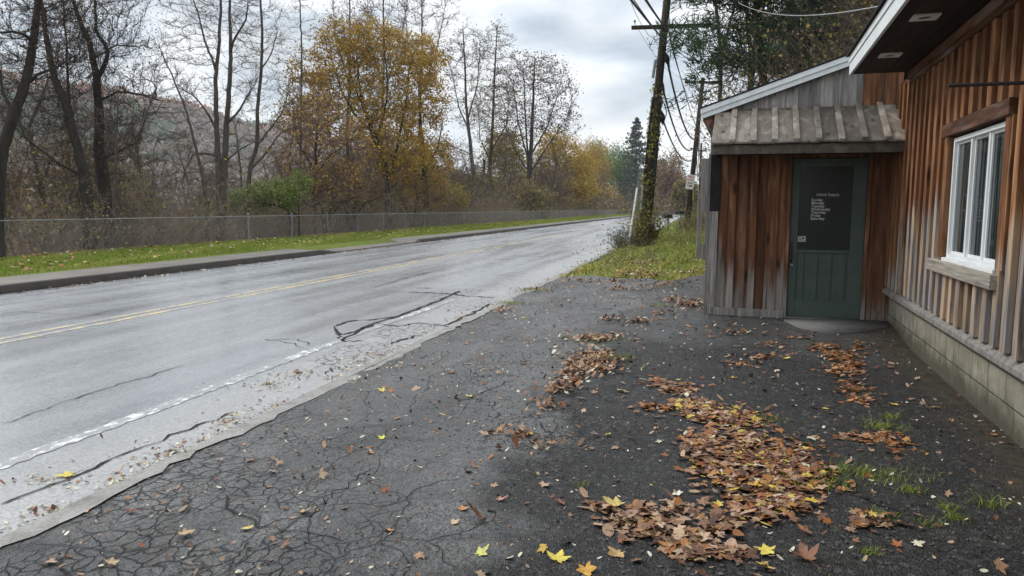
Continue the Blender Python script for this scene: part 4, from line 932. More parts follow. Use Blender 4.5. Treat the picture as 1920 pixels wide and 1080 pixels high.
leafy('amber tree at the end of the row before the green ones', 1105, -30, [(1105, 320, 38, 50, 240), (1130, 370, 30, 25, 100)], 53, YELLOW+GOLD, 5000, .42)
leafy('brighter green tree near the far end of the fence', 1160, -26, [(1158, 322, 34, 38, 260), (1185, 350, 26, 30, 160)], 54, GREEN, 6500, .5)
leafy('taller dull green tree just left of the bright green one', 1130, -40, [(1125, 310, 26, 42, 200)], 55, GREEN+OLIVE, 3600, .55)
leafy('small golden tree at the far end of the fence', 1190, -22, [(1188, 368, 24, 24, 180), (1215, 372, 20, 24, 120)], 56, GOLD+YELLOW, 4500, .5)
leafy('low olive tree filling under the maples', 640, -26, [(640, 350, 60, 40, 240), (560, 360, 50, 40, 150)], 57, OLIVE, 3400, .2)
leafy('low gold and green tree beside the maple trunk', 800, -24, [(790, 370, 50, 32, 220), (840, 380, 40, 25, 120)], 58, GOLD+OLIVE+GREEN[:1], 4200, .22)
leafy('dull olive tree at the foot of the broad bare tree', 905, -26, [(905, 365, 40, 35, 200), (985, 375, 50, 25, 160)], 59, OLIVE+BROWN, 3600, .28)
# trees where the road ends
for i, (px, yt, wd_, Y, cols, lab) in enumerate([(1232, 300, 22, 210, OLIVE+BROWN, 'olive brown tree left of the road end, just right of the leaning pole'), (1256, 320, 24, 190, BROWN+RUST, 'reddish brown tree at the end of the road'), (1285, 345, 20, 150, BROWN+OLIVE, 'low brown tree beside the pole with the parking sign'), (1262, 290, 20, 260, BROWN+GOLD[:1], 'tallest brown tree beyond the end of the road')]):
    P = atY(px, 400, Y); D = float((P-C0) @ fw); s = D/F; h = (400-yt)
    hero('far_tree', lab, D, (px, 402), [([(px, 398), (px+1, 398-h*.4)], -1, 0)], [(3*s, 1.5*s)], [(px, 398-h*.62, wd_, h*.42, 260), (px, 398-h*.25, wd_*1.2, h*.25, 130)], 60+i, step=8*s, infl=60*s, kill=10*s, rt=.03, twigs=3, tl=10*s, tr=.28*s, leafn=4500, leafs=.55, cols=cols, leaf_rad=4*s, barkm='bark_grey')
# spruce beyond
def conifer(name, label, base, h, rad, seed, col, clumps=46, dens=26, nsz=.3, trunk_r=.25, lean=(0, 0), zlow=.12, asp=.38):
    rs = np.random.default_rng(seed); root = thing(name, label, 'tree', tuple(base))
    b_ = MB(); b_.tube([(0, 0, 0), (lean[0]*.5, lean[1]*.5, h*.5), (lean[0], lean[1], h)], [trunk_r, trunk_r*.6, .03], 8); b_.build('trunk', MT['bark'], root, smooth=True)
    V = []; Fc = []; T = []; nb = 0; LP = []
    n = clumps*5; z = h*(zlow+(1-zlow)*rs.uniform(0, 1, n)); a = rs.uniform(0, 6.28, n); L = rad*(1-(z/h))**.8*rs.uniform(.55, 1.15, n)+.15
    st = np.stack([lean[0]*z/h, lean[1]*z/h, z], 1); d = np.stack([np.cos(a), np.sin(a), rs.uniform(-.25, .25, n)], 1)
    Vc, Fc_ = cones(st, d*L[:, None], trunk_r*.13)
    pts = []; 
    for k in range(dens):
        t = (.3+.75*((k*7) % 11)/11+rs.normal(0, .02, n))[:, None]; pts.append(st+d*L[:, None]*t+np.random.default_rng((k*7) % 11+seed).normal(0, 1, (n, 3))*np.array([.13, .13, .05])*L[:, None]+rs.normal(0, .13, (n, 3)))
    pts = np.concatenate(pts); V5, F5, T5 = leaf_quads(rs, pts, nsz, col, .35, 0, asp)
    mesh_np('crown', np.concatenate([Vc, V5]), [(Fc_, 0), (F5+len(Vc), 1)], [MT['twig_dark'], MT['foliage']], root, tone=np.concatenate([np.ones((len(Vc), 4))*.5, T5]))
    return root
PINE = [(.03, .065, .028), (.045, .085, .035), (.025, .05, .025), (.065, .105, .045)]
SPR = [(.035, .055, .04), (.05, .07, .05), (.03, .045, .035)]
p = atY(1190, 400, 230); conifer('spruce', 'pointed dark spruce beyond the green trees, left of the leaning pole', gz(p), (400-240)/F*230*1.03+1, 9, 71, [(.06, .085, .065), (.08, .105, .08), (.05, .07, .055)], clumps=46, dens=10, nsz=.9, trunk_r=.4)
# ------------------------------------------------------------------ thicket: thin trees, background copies
def generic(seed, h, spread, leafn=0, cols=BROWN, leafs=.12, label='', name='thicket_tree', group=None, rt=.014, tr=.009, thick=.1, forks=2):
    rs = np.random.default_rng(seed); st = [([(0, 0, 0), (rs.normal(0, .2), rs.normal(0, .2), h*.3), (rs.normal(0, .5), rs.normal(0, .5), h*.65), (rs.normal(0, .6), rs.normal(0, .6), h*.95)], -1)]; rr = [(thick, thick*.3)]
    for k in range(forks):
        a = rs.uniform(0, 6.28); z = h*rs.uniform(.12, .4); st.append(([(0, 0, z), (math.cos(a)*spread*.4, math.sin(a)*spread*.4, z+h*.2), (math.cos(a)*spread*.8, math.sin(a)*spread*.8, z+h*.45)], 0)); rr.append((thick*.5, thick*.2))
    A = ellip(rs, (0, 0, h*.68), (spread, spread, h*.36), 420)
    A = np.concatenate([A, ellip(rs, (0, 0, h*.35), (spread*.7, spread*.7, h*.2), 80)])
    return make_tree(name, label, 'tree', (0, 0, 0), st, rr, A, seed, step=h*.045, infl=h*.3, kill=h*.07, rt=rt, twigs=3, tl=h*.07, tr=tr, leafn=leafn, leafs=leafs, cols=cols, parent_group=group, barkm='bark_grey', cap=2500)
def copy_tree(o, loc, rz, sc=1, label=None):
    r = o.copy(); COL.objects.link(r); r.location = loc; r.rotation_euler = (0, 0, rz); r.scale = (sc,)*3 if not hasattr(sc, '__len__') else sc
    if label: r['label'] = label
    for ch in o.children: c = ch.copy(); COL.objects.link(c); c.parent = r
    return r
g1 = 'thin bare trees of the thicket behind the fence'; lab1 = 'thin bare brown tree in the dense thicket behind the fence'
g2 = 'low leafy trees of the thicket'; lab2 = 'low brown and olive leafed tree deep in the thicket behind the fence'
protoA = [generic(81, 8, 2.0, 100, label=lab1, group=g1), generic(82, 9, 2.4, 250, label=lab1, group=g1, forks=3), generic(83, 6.5, 2.2, 60, label=lab1, group=g1, forks=4)]
protoB = [generic(84, 5, 2.3, 1500, BROWN+OLIVE, .14, label=lab2, group=g2, forks=4), generic(85, 5.5, 2.6, 1700, OLIVE+RUST[:2], .14, label=lab2, group=g2, forks=3)]
spots = []
rs = np.random.default_rng(5)
for k in range(120):
    t = k/120; Y = 15+175*t**1.5+rs.uniform(-1, 1)*(1+4*t); X = -21-rs.uniform(0, 11)*(1+t*1.0)
    spots.append((X, Y, 0 if rs.uniform() < .62 else 1))
used = {}
for k, (X, Y, kind) in enumerate(spots):
    lst = protoA if kind == 0 else protoB; j = int(rs.integers(0, len(lst))); o = lst[j]
    if Y < 42 and k % 5 < 2: continue
    near = Y < 40; s_ = rs.uniform(.65, 1.0)*(1+.5*min(1, Y/120)); s_ *= .9 if near else 1
    loc = (X, Y, float(ground_z(X, Y))-.1); rz = rs.uniform(0, 6.28)
    if (kind, j) not in used: used[(kind, j)] = 1; o.location = loc; o.rotation_euler = (0, 0, rz); o.scale = (s_,)*3
    else: copy_tree(o, loc, rz, s_)
for k in range(22):
    t = rs.uniform(0, 1); Y = 24+70*t; X = -27-rs.uniform(0, 16); copy_tree(protoA[k % 3], (X, Y, float(ground_z(X, Y))-.1), rs.uniform(0, 6.28), rs.uniform(.9, 1.35))
# undergrowth: arching canes and brambles, uncountable
def brush(name, label, P, h, n, rs, cols, leafn, leafs, mat='twig', tr=.006, kind='stuff', cat='undergrowth', group=None, spread=.6, segs=4):
    """P: (n,3) root positions."""
    n = len(P); d = norm(rs.normal(0, spread, (n, 3))*np.array([1, 1, .2])+np.array([0, 0, 1.])); hh = h*rs.uniform(.5, 1.15, n); q = P.copy(); VV = []; FF = []; nb = 0; pts = []
    for k in range(segs):
        D = d*(hh/segs)[:, None]; V, Fq = cones(q, D, tr*(1.5-.25*k)); VV.append(V); FF.append((Fq+nb, 0)); nb += len(V)
        m = rs.uniform(0, 1, n) < .9; s2 = (q+D*rs.uniform(0, 1, (n, 1)))[m]; d2 = norm(d[m]+rs.normal(0, .7, (m.sum(), 3))); L2 = (hh[m]/segs)*rs.uniform(.5, 1.1, m.sum()); V, Fq = cones(s2, d2*L2[:, None], tr*.8); VV.append(V); FF.append((Fq+nb, 0)); nb += len(V); pts.append(s2+d2*L2[:, None])
        q = q+D; d = norm(d+rs.normal(0, .28, (n, 3))*np.array([1, 1, .5])+np.array([0, 0, -.06*k])); pts.append(q)
    pts = np.concatenate(pts); T = [np.ones((nb, 4))*.5]
    if leafn:
        ii = rs.integers(0, len(pts), leafn); V5, F5, T5 = leaf_quads(rs, pts[ii]+rs.normal(0, .12, (leafn, 3)), leafs, cols); VV.append(V5); FF.append((F5+nb, 1)); T.append(T5)
    return tag(mesh_np(name, np.concatenate(VV), FF, [MT[mat], MT['foliage']], tone=np.concatenate(T)), label, cat, group, kind)
rs = np.random.default_rng(9)
n = 3900; t = rs.uniform(0, 1, n)**1.6; Y = 13+125*t; X = -19.0-rs.exponential(2.2, n)*(1+t); P = np.stack([X, Y, ground_z(X, Y)-.05], 1)
brush('undergrowth', 'tangled brown brambles and saplings all along behind the fence', P, 2.3, n, rs, BROWN+OLIVE+[(.3, .22, .12), (.4, .3, .12)], 11000, .10, mat='cane')
n = 2200; t = rs.uniform(0, 1, n); Y = 24+60*t; X = -20.0-rs.exponential(3.0, n); P = np.stack([X, Y, ground_z(X, Y)], 1)
brush('undergrowth', 'taller grey brown scrub under the maples and bare trees', P, 4.2, n, rs, BROWN+RUST+OLIVE, 7000, .12, tr=.008, mat='cane')
n = 2600; Y = rs.uniform(80, 210, n); X = -21-rs.exponential(6, n); P = np.stack([X, Y, ground_z(X, Y)], 1)
brush('undergrowth', 'dull brown scrub far along the fence under the yellow trees', P, 5.0, n, rs, BROWN+OLIVE+GOLD[:2], 9000, .34, tr=.02)
n = 1500; Y = rs.uniform(165, 260, n); X = rs.uniform(-24, 8, n); P = np.stack([X, Y, ground_z(X, Y)], 1)
brush('undergrowth', 'brown scrub closing off the far end of the road', P, 6.0, n, rs, BROWN+OLIVE, 5000, .5, tr=.03)
# shrubs: green one over the fence, gnarled ones
def shrub(name, label, D, base_px, stems_px, rr, blobs, seed, cols, leafn, leafs, **kw):
    kk = dict(step=.22, infl=4.5, kill=.36, rt=.008, twigs=4, tl=.35, leafn=leafn, leafs=leafs, cols=cols, leaf_rad=.12, twigm='twig_dark'); kk.update(kw)
    o = hero(name, label, D, base_px, stems_px, rr, blobs, seed, **kk); o['category'] = 'shrub'; return o
D = dX(500, -20.2)
shrub('green_shrub', 'sprawling bright green leafed shrub above the fence below the two-stem tree', D, (560, 420), [([(560, 405), (520, 385), (480, 380), (420, 388)], -1, 0), ([(560, 400), (560, 370), (575, 340)], -1, .3), ([(540, 395), (510, 360), (480, 350)], -1, .5)], [(.05, .02), (.04, .02), (.04, .02)],
      [(520, 365, 62, 24, 420), (470, 376, 60, 22, 420), (430, 390, 48, 13, 300), (560, 345, 28, 18, 140), (405, 392, 25, 8, 60)], 91, [(.15, .22, .05), (.22, .29, .07), (.11, .16, .04), (.31, .33, .1)], 11000, .08)
for i, (px, X, lab) in enumerate([(610, -20.4, 'gnarled dark shrub with bent trunks behind the fence, left of the maple trunk'), (655, -20.8, 'arching grey shrub between the gnarled dark shrub and the maple trunk'), (770, -20.8, 'dark tangled shrub right of the maple trunk')]):
    D = dX(px, X)
    shrub('bare_shrub', lab, D, (px, 425), [([(px, 410), (px-12, 380), (px-32, 350)], -1, 0), ([(px+5, 410), (px+14, 375), (px+6, 340)], -1, .5), ([(px+8, 408), (px+30, 380), (px+62, 368)], -1, .5), ([(px-4, 410), (px-25, 385), (px-50, 378)], -1, -.5)], [(.12, .04), (.1, .03), (.07, .03), (.07, .03)],
          [(px, 350, 75, 34, 420), (px+30, 375, 50, 25, 120)], 92+i, BROWN+RUST[:1], 900, .09, step=.3, infl=2, kill=.5, barkm='bark', twigm='twig')
# ------------------------------------------------------------------ slope on the right behind the building
p = gz(np.array([2.3, 26., 0]))
conifer('pine_tree', 'big dark green pine above the small roof, its boughs reaching over the crossarm', p, 13.5, 4.6, 101, PINE, clumps=50, dens=240, nsz=.34, asp=.055, trunk_r=.17, lean=(-1.7, 0), zlow=.27)
p = gz(np.array([4.9, 31., 0]))
conifer('pine_tree', 'second dark pine behind, upslope to the right of the first', p, 14, 3.6, 102, PINE, clumps=40, dens=200, nsz=.34, asp=.06, trunk_r=.24, zlow=.2)
D = 24.
q = gz(at(1588, 130, D))
make_tree('big_trunk_tree', 'thick grey trunk wrapped in orange ivy above the small roof', 'tree', q, [([q, at(1585, 60, D), at(1582, -100, D), at(1580, -260, D)], -1)], [(.36, .22)], cloud(np.random.default_rng(4), D, [(1580, -160, 140, 120, 260)]), 103, step=.5, infl=3.4, kill=.8, rt=.015, twigs=3, tl=.6, leafn=500, leafs=.1, cols=BROWN, barkm='bark_grey')
ivy_cols = [(.35, .13, .03), (.28, .1, .03), (.42, .2, .04), (.45, .33, .04)]
n = 900; rs = np.random.default_rng(6); tt = rs.uniform(0, 1, n); c0, c1 = at(1586, 125, D), at(1583, -20, D); pt = c0+(c1-c0)*(tt**1.3)[:, None]; an = rs.uniform(0, 6.28, n); rad = .38+rs.exponential(.12, n)*(1-tt); pt = pt+np.stack([np.cos(an)*rad, np.sin(an)*rad, np.zeros(n)], 1)
V5, F5, T5 = leaf_quads(rs, pt-q, .13, ivy_cols); iv = mesh_np('orange_ivy', V5, [(F5, 0)], MT['foliage'], tone=T5); iv.location = tuple(q); tag(iv, 'orange and yellow ivy leaves clinging to the thick trunk above the roof', 'ivy')
for i, (px, py0, px1, D, lab) in enumerate([(1408, 180, 1385, 26, 'slim pale trunk with steep fork in front of the pine, above the canopy'), (1352, 160, 1330, 30, 'dark leaning trunk left of the slim pale one on the slope'), (1500, 140, 1510, 27, 'bare thin tree midway along the roof line on the slope'), (1645, 60, 1640, 22, 'bare thin tree at the top right beside the thick trunk')]):
    q = gz(at(px, py0, D))
    make_tree('slope_tree', lab, 'tree', q, [([q, at(px, 100, D), at((px+px1)/2, 0, D), at(px1, -140, D)], -1), ([at(px, 110, D), at(px+20, 30, D), at(px+40, -60, D)], 0)], [(.12, .05), (.07, .03)], cloud(np.random.default_rng(40+i), D, [(px+12, -30, 45, 110, 300), (px+25, 70, 40, 50, 100)]), 110+i, step=.35, infl=2.4, kill=.6, rt=.010, twigs=5, tl=.6, leafn=700, leafs=.09, cols=BROWN+OLIVE, barkm='bark_grey')
rs = np.random.default_rng(12)
n = 2500; X = 1.3+rs.uniform(0, 1, n)*8; Y = 19.5+rs.uniform(0, 11, n)*(.4+.6*rs.uniform(0, 1, n)); P = np.stack([X, Y, ground_z(X, Y)], 1)
brush('undergrowth', 'dense olive brown brush covering the slope behind the building', P, 4.4, n, rs, OLIVE+BROWN+[(.2, .12, .05), (.25, .19, .04)], 20000, .10, tr=.008, spread=.32)
n = 1400; X = rs.uniform(-1.0, 3.5, n); Y = rs.uniform(33, 62, n); P = np.stack([X, Y, ground_z(X, Y)], 1)
brush('undergrowth', 'brown and olive scrub on the bank around the second pole', P, .95, n, rs, OLIVE+BROWN+GREEN[:1], 7000, .09, tr=.006)
n = 900; X = rs.uniform(1.2, 6.5, n); Y = rs.uniform(55, 95, n); P = np.stack([X, Y, ground_z(X, Y)], 1)
brush('undergrowth', 'taller green and brown brush behind the second pole', P, 3.2, n, rs, OLIVE+GREEN+BROWN, 9000, .2, tr=.012, spread=.3)
for i, (X, Y, s_) in enumerate([(6.5, 75, 1.0), (8.5, 60, 1.0), (6, 100, 1.2), (3.5, 125, 1.3), (9, 45, 1.1), (4.5, 150, 1.2)]):
    copy_tree(protoA[i % 3] if i % 2 else protoB[i % 2], (X, Y, float(ground_z(X, Y))), i*1.3, s_, 'brown roadside tree in the row behind the second pole'); bpy.context.scene.collection.objects[-1]
for o in COL.objects:
    if o.get('label', '') == 'brown roadside tree in the row behind the second pole': o['group'] = 'roadside trees behind the second pole'
n = 420; X = -2.75+rs.uniform(0, 1, n)**1.3*3.4; Y = 16.8+rs.uniform(0, 18, n); P = np.stack([X, Y, ground_z(X, Y)-.02], 1)
brush('weeds', 'dry weed stalks and low brambles on the grass bank by the poles', P, .42, n, rs, OLIVE+BROWN+GREEN[:1], 2600, .05, mat='cane', tr=.003, cat='weeds', segs=3)
# ------------------------------------------------------------------ grass
def blades(rs, P, h, w_, tonef, lean=.35):
    n = len(P); a = rs.uniform(0, 6.28, n); dx = np.stack([np.cos(a), np.sin(a), np.zeros(n)], 1); b_ = rs.uniform(0, 6.28, n); ln = np.stack([np.cos(b_), np.sin(b_), np.zeros(n)], 1)*lean; hh = h*rs.uniform(.5, 1.3, n)
    W = w_*rs.uniform(.6, 1.3, n); up_ = np.array([0, 0, 1.]); mid = P+(up_*.6+ln*.35)*hh[:, None]; tip = P+(up_*.9+ln)*hh[:, None]
    V = np.stack([P-dx*W[:, None]/2, P+dx*W[:, None]/2, mid+dx*W[:, None]*.35, mid-dx*W[:, None]*.35, tip], 1).reshape(-1, 3)
    base = (np.arange(n)*5)[:, None]; Fq = base+np.array([[0, 1, 2, 3]]); Ft = base+np.array([[3, 2, 4]]); return V, Fq, Ft, np.repeat(tonef, 5)
rs = np.random.default_rng(20)
n = 70000; Y = 11+34*rs.uniform(0, 1, n)**1.5; X = rs.uniform(-18.9, -13.0, n); P = np.stack([X, Y, ground_z(X, Y)-.01], 1); tn = np.clip(rs.normal(.4, .25, n)+.25*(np.sin(X*2+Y*.7) > .6), 0, 1)
V, Fq, Ft, T = blades(rs, P, .075, .014, tn); tag(mesh_np('grass', V, [(Fq, 0), (Ft, 0)], MT['grass'], tone=T), 'short green grass of the verge between sidewalk and fence', 'grass', kind='stuff')
n = 26000; Y = 45+110*rs.uniform(0, 1, n)**1.4; X = rs.uniform(-18.9, -13.0, n); P = np.stack([X, Y, ground_z(X, Y)-.01], 1); tn = np.clip(rs.normal(.45, .25, n), 0, 1)
V, Fq, Ft, T = blades(rs, P, .11, .05, tn); tag(mesh_np('grass', V, [(Fq, 0), (Ft, 0)], MT['grass'], tone=T), 'green grass along the far stretch of the fence', 'grass', kind='stuff')
n = 70000; Y = 15.6+32*rs.uniform(0, 1, n)**1.7; X = rs.uniform(-2.95, 3.0, n)+.0; edge = -2.9+.15*np.sin(Y*1.9); X = np.maximum(X, edge+np.abs(rs.normal(0, .15, n))); P = np.stack([X, Y, ground_z(X, Y)-.01], 1)
m = ~((Y < 16.3+.35*np.sin(X*2.3)+.2*np.sin(X*5.1+1)) & (rs.uniform(0, 1, n) < .72)); P = P[m]; X = X[m]; Y = Y[m]; clump = np.sin(X*3.1+Y*1.3)*np.sin(Y*2.1-X)
tn = np.clip(rs.normal(.42, .22, len(P))+.2*(clump > .3), 0, 1)
V, Fq, Ft, T = blades(rs, P, .12*(.55+.9*(clump > .15)), .012, np.clip(tn+.18*(rs.uniform(0, 1, len(P)) < .5)+.35*np.clip((19-P[:, 1])/3, 0, 1), 0, 1), .9); tag(mesh_np('grass', V, [(Fq, 0), (Ft, 0)], MT['grass'], tone=T), 'taller green and straw grass on the bank beyond the driveway', 'grass', kind='stuff')
# ------------------------------------------------------------------ chain-link fence
FX = -18.55
fence = thing('chain_link_fence', 'long low grey chain-link fence running along the far verge', 'fence', (FX, 10, .1))
def fz(Y): return float(ground_z(FX, Y))
posts = [28.07+3.5*k for k in range(44)]
for k, Y in enumerate(posts):
    h = 1.02; r_ = .024 if k != 1 else .036
    if k in (0, 1): r_ = .038
    b = MB(); z0 = fz(Y)-.2-.1; b.tube([(0, Y-10, z0), (0, Y-10, h-.1+.1)], [r_, r_], 8); b.tube([(0, Y-10, h+.0), (0, Y-10, h+.02), (0, Y-10, h+.05)], [r_*1.25, r_*1.1, .004], 8); b.build('post', MT['galv'], fence, smooth=False)
b = MB()
for a in np.arange(-6, 190, 7.): b.tube([(0, a-10, .93), (0, a+3.5-10, .925), (0, a+7-10, .93)], [.017]*3, 6)
b.build('top_rail', MT['galv'], fence)
def link():
    V = []; Fc = []; nb = 0
    for lo, hi, sp, r_ in ((-4, 60, .085, .0015), (60, 190, .16, .0026)):
        for sgn in (1, -1):
            y = np.arange(lo, hi, sp); n = len(y); P0 = np.stack([np.full(n, .02*sgn*.3+.02), y-10, np.full(n, -.08)], 1); D = np.tile(np.array([0., sgn*1.0, 1.0]), (n, 1))
            d = norm(D); a, b_ = frames(d); t = np.arange(3)*2.094; off = a[:, None]*np.cos(t)[None, :, None]+b_[:, None]*np.sin(t)[None, :, None]
            v = np.concatenate([P0[:, None]+off*r_, (P0+D)[:, None]+off*r_], 1).reshape(-1, 3); base = (np.arange(n)*6)[:, None]; j = np.arange(3)[None]; j2 = (j+1) % 3
            V.append(v); Fc.append(np.stack([base+j, base+j2, base+3+j2, base+3+j], -1).reshape(-1, 4)+nb); nb += len(v)
    mesh_np('mesh', np.concatenate(V), [(np.concatenate(Fc), 0)], MT['galv'], fence)
link()
# ------------------------------------------------------------------ utility poles
Yp = 27.5
base1 = atY(1204, 470, Yp); top1 = atY(1252, -12, Yp); dirp = (top1-base1)/np.linalg.norm(top1-base1)
base1[2] = float(ground_z(base1[0], base1[1])); p1 = thing('utility_pole', 'leaning ivy-covered utility pole with a long crossarm at the road edge', 'utility pole', tuple(base1))
def rel(P, o): return tuple(np.asarray(P)-np.asarray(o))
def onp(t): return base1+(top1-base1)*t     # 0..1 along the leaning pole
b = MB(); b.tube([rel(onp(-.05), base1), rel(onp(.4), base1), rel(onp(1.25), base1)], [.175, .155, .125], 14); b.build('shaft', MT['bark_pole'], p1, smooth=True)
cL, cR = atY(1184, 52, Yp-.2), atY(1336, 47, Yp-.2)
def beam(b, A, B, w, h, o):
    A, B = np.asarray(A)-o, np.asarray(B)-o; d = norm(B-A); s = norm(np.cross(d, [0, 0, 1.])); u_ = np.cross(s, d); vs = [tuple(p+s*w/2*i+u_*h/2*j) for p in (A, B) for i, j in ((-1, -1), (1, -1), (1, 1), (-1, 1))]
    b.add(vs, [(3, 2, 1, 0), (4, 5, 6, 7), (0, 1, 5, 4), (1, 2, 6, 5), (2, 3, 7, 6), (3, 0, 4, 7)])
b = MB(); beam(b, cL, cR, .1, .13, base1); b.build('crossarm', MT['bark_pole'], p1, bevel=.008)
for px in (1190, 1300, 1328):
    q = atY(px, 46, Yp-.2); b = MB(); b.tube([rel(q, base1), rel(q+np.array([0, 0, .09]), base1)], [.012, .012], 6); b.tube([rel(q+np.array([0, 0, .08]), base1), rel(q+np.array([0, 0, .11]), base1), rel(q+np.array([0, 0, .16]), base1)], [.04, .05, .025], 10); b.build('insulator', MT['galv'], p1)
q = atY(1226, 130, Yp-.1); b = MB(); b.tube([rel(atY(1229, 112, Yp-.2), base1), rel(atY(1224, 146, Yp-.2), base1)], [.055, .055], 10); b.build('metal_tube', MT['galv'], p1)
b = MB(); b.tube([rel(atY(1229, 125, Yp-.2), base1), rel(atY(1236, 122, Yp-.05), base1)], [.02, .02], 6); b.build('bracket', MT['dark_metal'], p1)
b = MB(); b.tube([rel(onp(.02)+[-.16, -.1, 0], base1), rel(onp(.25)+[-.17, -.1, 0], base1)], [.055, .055], 10); b.build('conduit_guard', MT['galv'], p1)
b = MB(); b.tube([rel(onp(.25)+[-.17, -.1, 0], base1), rel(onp(.60)+[-.16, -.1, 0], base1)], [.035, .035], 8); b.build('riser_cable', MT['black'], p1)
b = MB(); b.tube([rel(onp(.0)+[.2, -.02, 0], base1), rel(onp(.3)+[.18, -.1, 0], base1), rel(onp(.60)+[.14, -.12, 0], base1)], [.06, .06, .04], 8); b.build('riser_cable', MT['black'], p1)
def blobby(pts, rads, o): b = MB(); b.tube([rel(p, o) for p in pts], rads, 9); return b
for (x0, y0), (x1, y1), w_ in (((1247, 98), (1254, 122), .12), ((1238, 205), (1244, 232), .14), ((1241, 150), (1245, 172), .07)):
    b = blobby([atY(x0, y0, Yp), atY((x0+x1)/2-1, (y0+y1)/2, Yp), atY(x1, y1, Yp)], [.03, w_, .035], base1); b.build('cable_splice', MT['black'], p1, smooth=True)
b = MB(); pts = [atY(*q, Yp-.1) for q in ((1240, 190), (1247, 196), (1250, 212), (1246, 226), (1240, 232))]; b.tube([rel(q, base1) for q in pts], .018, 6); b.build('cable_loop', MT['black'], p1)
# ivy on the pole
rs = np.random.default_rng(31); n = 3200; t = rs.uniform(0, 1, n)**1.15*.64; an = rs.uniform(0, 6.28, n); rd = .165+rs.exponential(.035, n)*(1+1.8*np.clip(.16-t, 0, 1)*9)
pt = onp(0)[None]+(top1-base1)[None]*t[:, None]+np.stack([np.cos(an)*rd, np.sin(an)*rd, rs.normal(0, .1, n)], 1); keep = (rs.uniform(0, 1, n) < np.where((t > .28) & (t < .36), .25, .85)*np.where(t > .48, .35, 1))
IV = [(.16, .17, .045), (.26, .25, .06), (.36, .32, .07), (.1, .11, .035), (.42, .36, .1), (.2, .14, .06)]
V5, F5, T5 = leaf_quads(rs, pt[keep]-base1, .105, IV); o = mesh_np('pole_ivy', V5, [(F5, 0)], MT['foliage'], tone=T5); o.location = tuple(base1); tag(o, 'yellow green ivy climbing the leaning pole by the road', 'ivy')
# bush at the pole's foot
n = 260; P = np.stack([base1[0]+.05+rs.normal(0, .16, n), base1[1]+rs.normal(0, .3, n), np.full(n, base1[2])], 1)
brush('bush', 'leafy olive bush around the foot of the leaning pole', P, 1.35, n, rs, IV+OLIVE, 2600, .085, kind=None, cat='bush', spread=.2, tr=.005)
n = 90; P = np.stack([base1[0]-.7+rs.normal(0, .14, n), base1[1]-.5+rs.normal(0, .2, n), np.full(n, base1[2]-.1)], 1)
brush('bush', 'sparse grey green bush between the road and the white guy-wire guard', P, .8, n, rs, [(.12, .13, .09), (.2, .2, .15), (.09, .1, .05)], 700, .07, kind=None, cat='bush', spread=.5, tr=.005)
# guy wire guard
a_, c_ = atY(1177, 472, Yp-.6), atY(1195, 352, Yp-.35); up_end = onp(.86)
gy = thing('guy_wire', 'leaning white plastic guy-wire guard beside the leaning pole', 'guy wire', tuple(a_))
b = MB(); b.tube([rel(a_, a_), rel((a_+c_)/2, a_), rel(c_, a_)], [.04, .04, .04], 10); b.build('guard', MT['vinyl'], gy)
b = MB(); b.tube([rel(c_, a_), rel(up_end, a_)], .008, 5); b.build('wire', MT['galv'], gy)
# second and third poles
def pole(nm, lab, px, Y, ytop, ybase, arm, r0, lean_px=6, arm_y=None):
    bs = atY(px, ybase, Y); tp = atY(px+lean_px, ytop, Y); bs[2] = float(ground_z(bs[0], bs[1])); t = thing(nm, lab, 'utility pole', tuple(bs))
    b = MB(); b.tube([rel(bs-[0, 0, .2], bs), rel(tp, bs)], [r0, r0*.65], 12); b.build('shaft', MT['bark_pole'], t, smooth=True)
    if arm:
        y_ = arm_y; A, B = atY(arm[0], y_, Y-.15), atY(arm[1], y_+1, Y-.15); b = MB(); beam(b, A, B, .1, .14, bs); b.build('crossarm', MT['bark_pole'], t)
        b = MB(); c = (A+B)/2; beam(b, A*.72+B*.28, c-[0, 0, .75], .03, .03, bs); beam(b, A*.28+B*.72, c-[0, 0, .75], .03, .03, bs); b.build('brace', MT['dark_metal'], t)
        for f in (.03, .3, .7, .97):
            q = A+(B-A)*f; b = MB(); b.tube([rel(q, bs), rel(q+[0, 0, .13], bs), rel(q+[0, 0, .2], bs), rel(q+[0, 0, .28], bs)], [.015, .02, .07, .03], 8); b.build('insulator', MT['dark_metal'], t)
    return t, bs, tp
p2, b2, t2 = pole('utility_pole', 'second utility pole with a parking sign, standing straight beyond the leaning one', 1288, 45., 146, 418, (1284, 1350), .17, 30, 154)
p3, b3, t3 = pole('utility_pole', 'third distant utility pole seen just left of the small roof edge', 1311, 84., 268, 400, (1302, 1326), .15, 4, 282)
# sign on pole 2
MT['sign_white'] = simple('white_sign', (.72, .66, .64), .5, .4, .06); MT['sign_red'] = simple('faded_red_ink', (.45, .13, .1), .5, .3, .1); MT['hiviz'] = simple('yellow_marker', (.65, .72, .02), .5, .4, .05)
sc_ = atY(1294.5, 341, 44.6); sg = thing('parking_sign', 'red and white parking sign on the second utility pole', 'sign', tuple(sc_), 0); sg.rotation_euler = (0, R(7), R(6))
b = MB(); w_, h_ = .23, .42; c = .03; b.prism([(-w_+c, -h_), (w_-c, -h_), (w_, -h_+c), (w_, h_-c), (w_-c, h_), (-w_+c, h_), (-w_, h_-c), (-w_, -h_+c)], 'y', 0, .006); b.build('plate', MT['sign_white'], sg)
for s, z, sz, mt in (('NO', .22, .2, 'sign_red'), ('PARKING', .08, .1, 'sign_red'), ('ANY', -.12, .15, 'ink'), ('TIME', -.28, .15, 'ink')):
    text(s, 'lettering', sz, FT(0, -.004, z), MT[mt], sg, align='CENTER', bold=.004, ext=.0006)
b = MB()
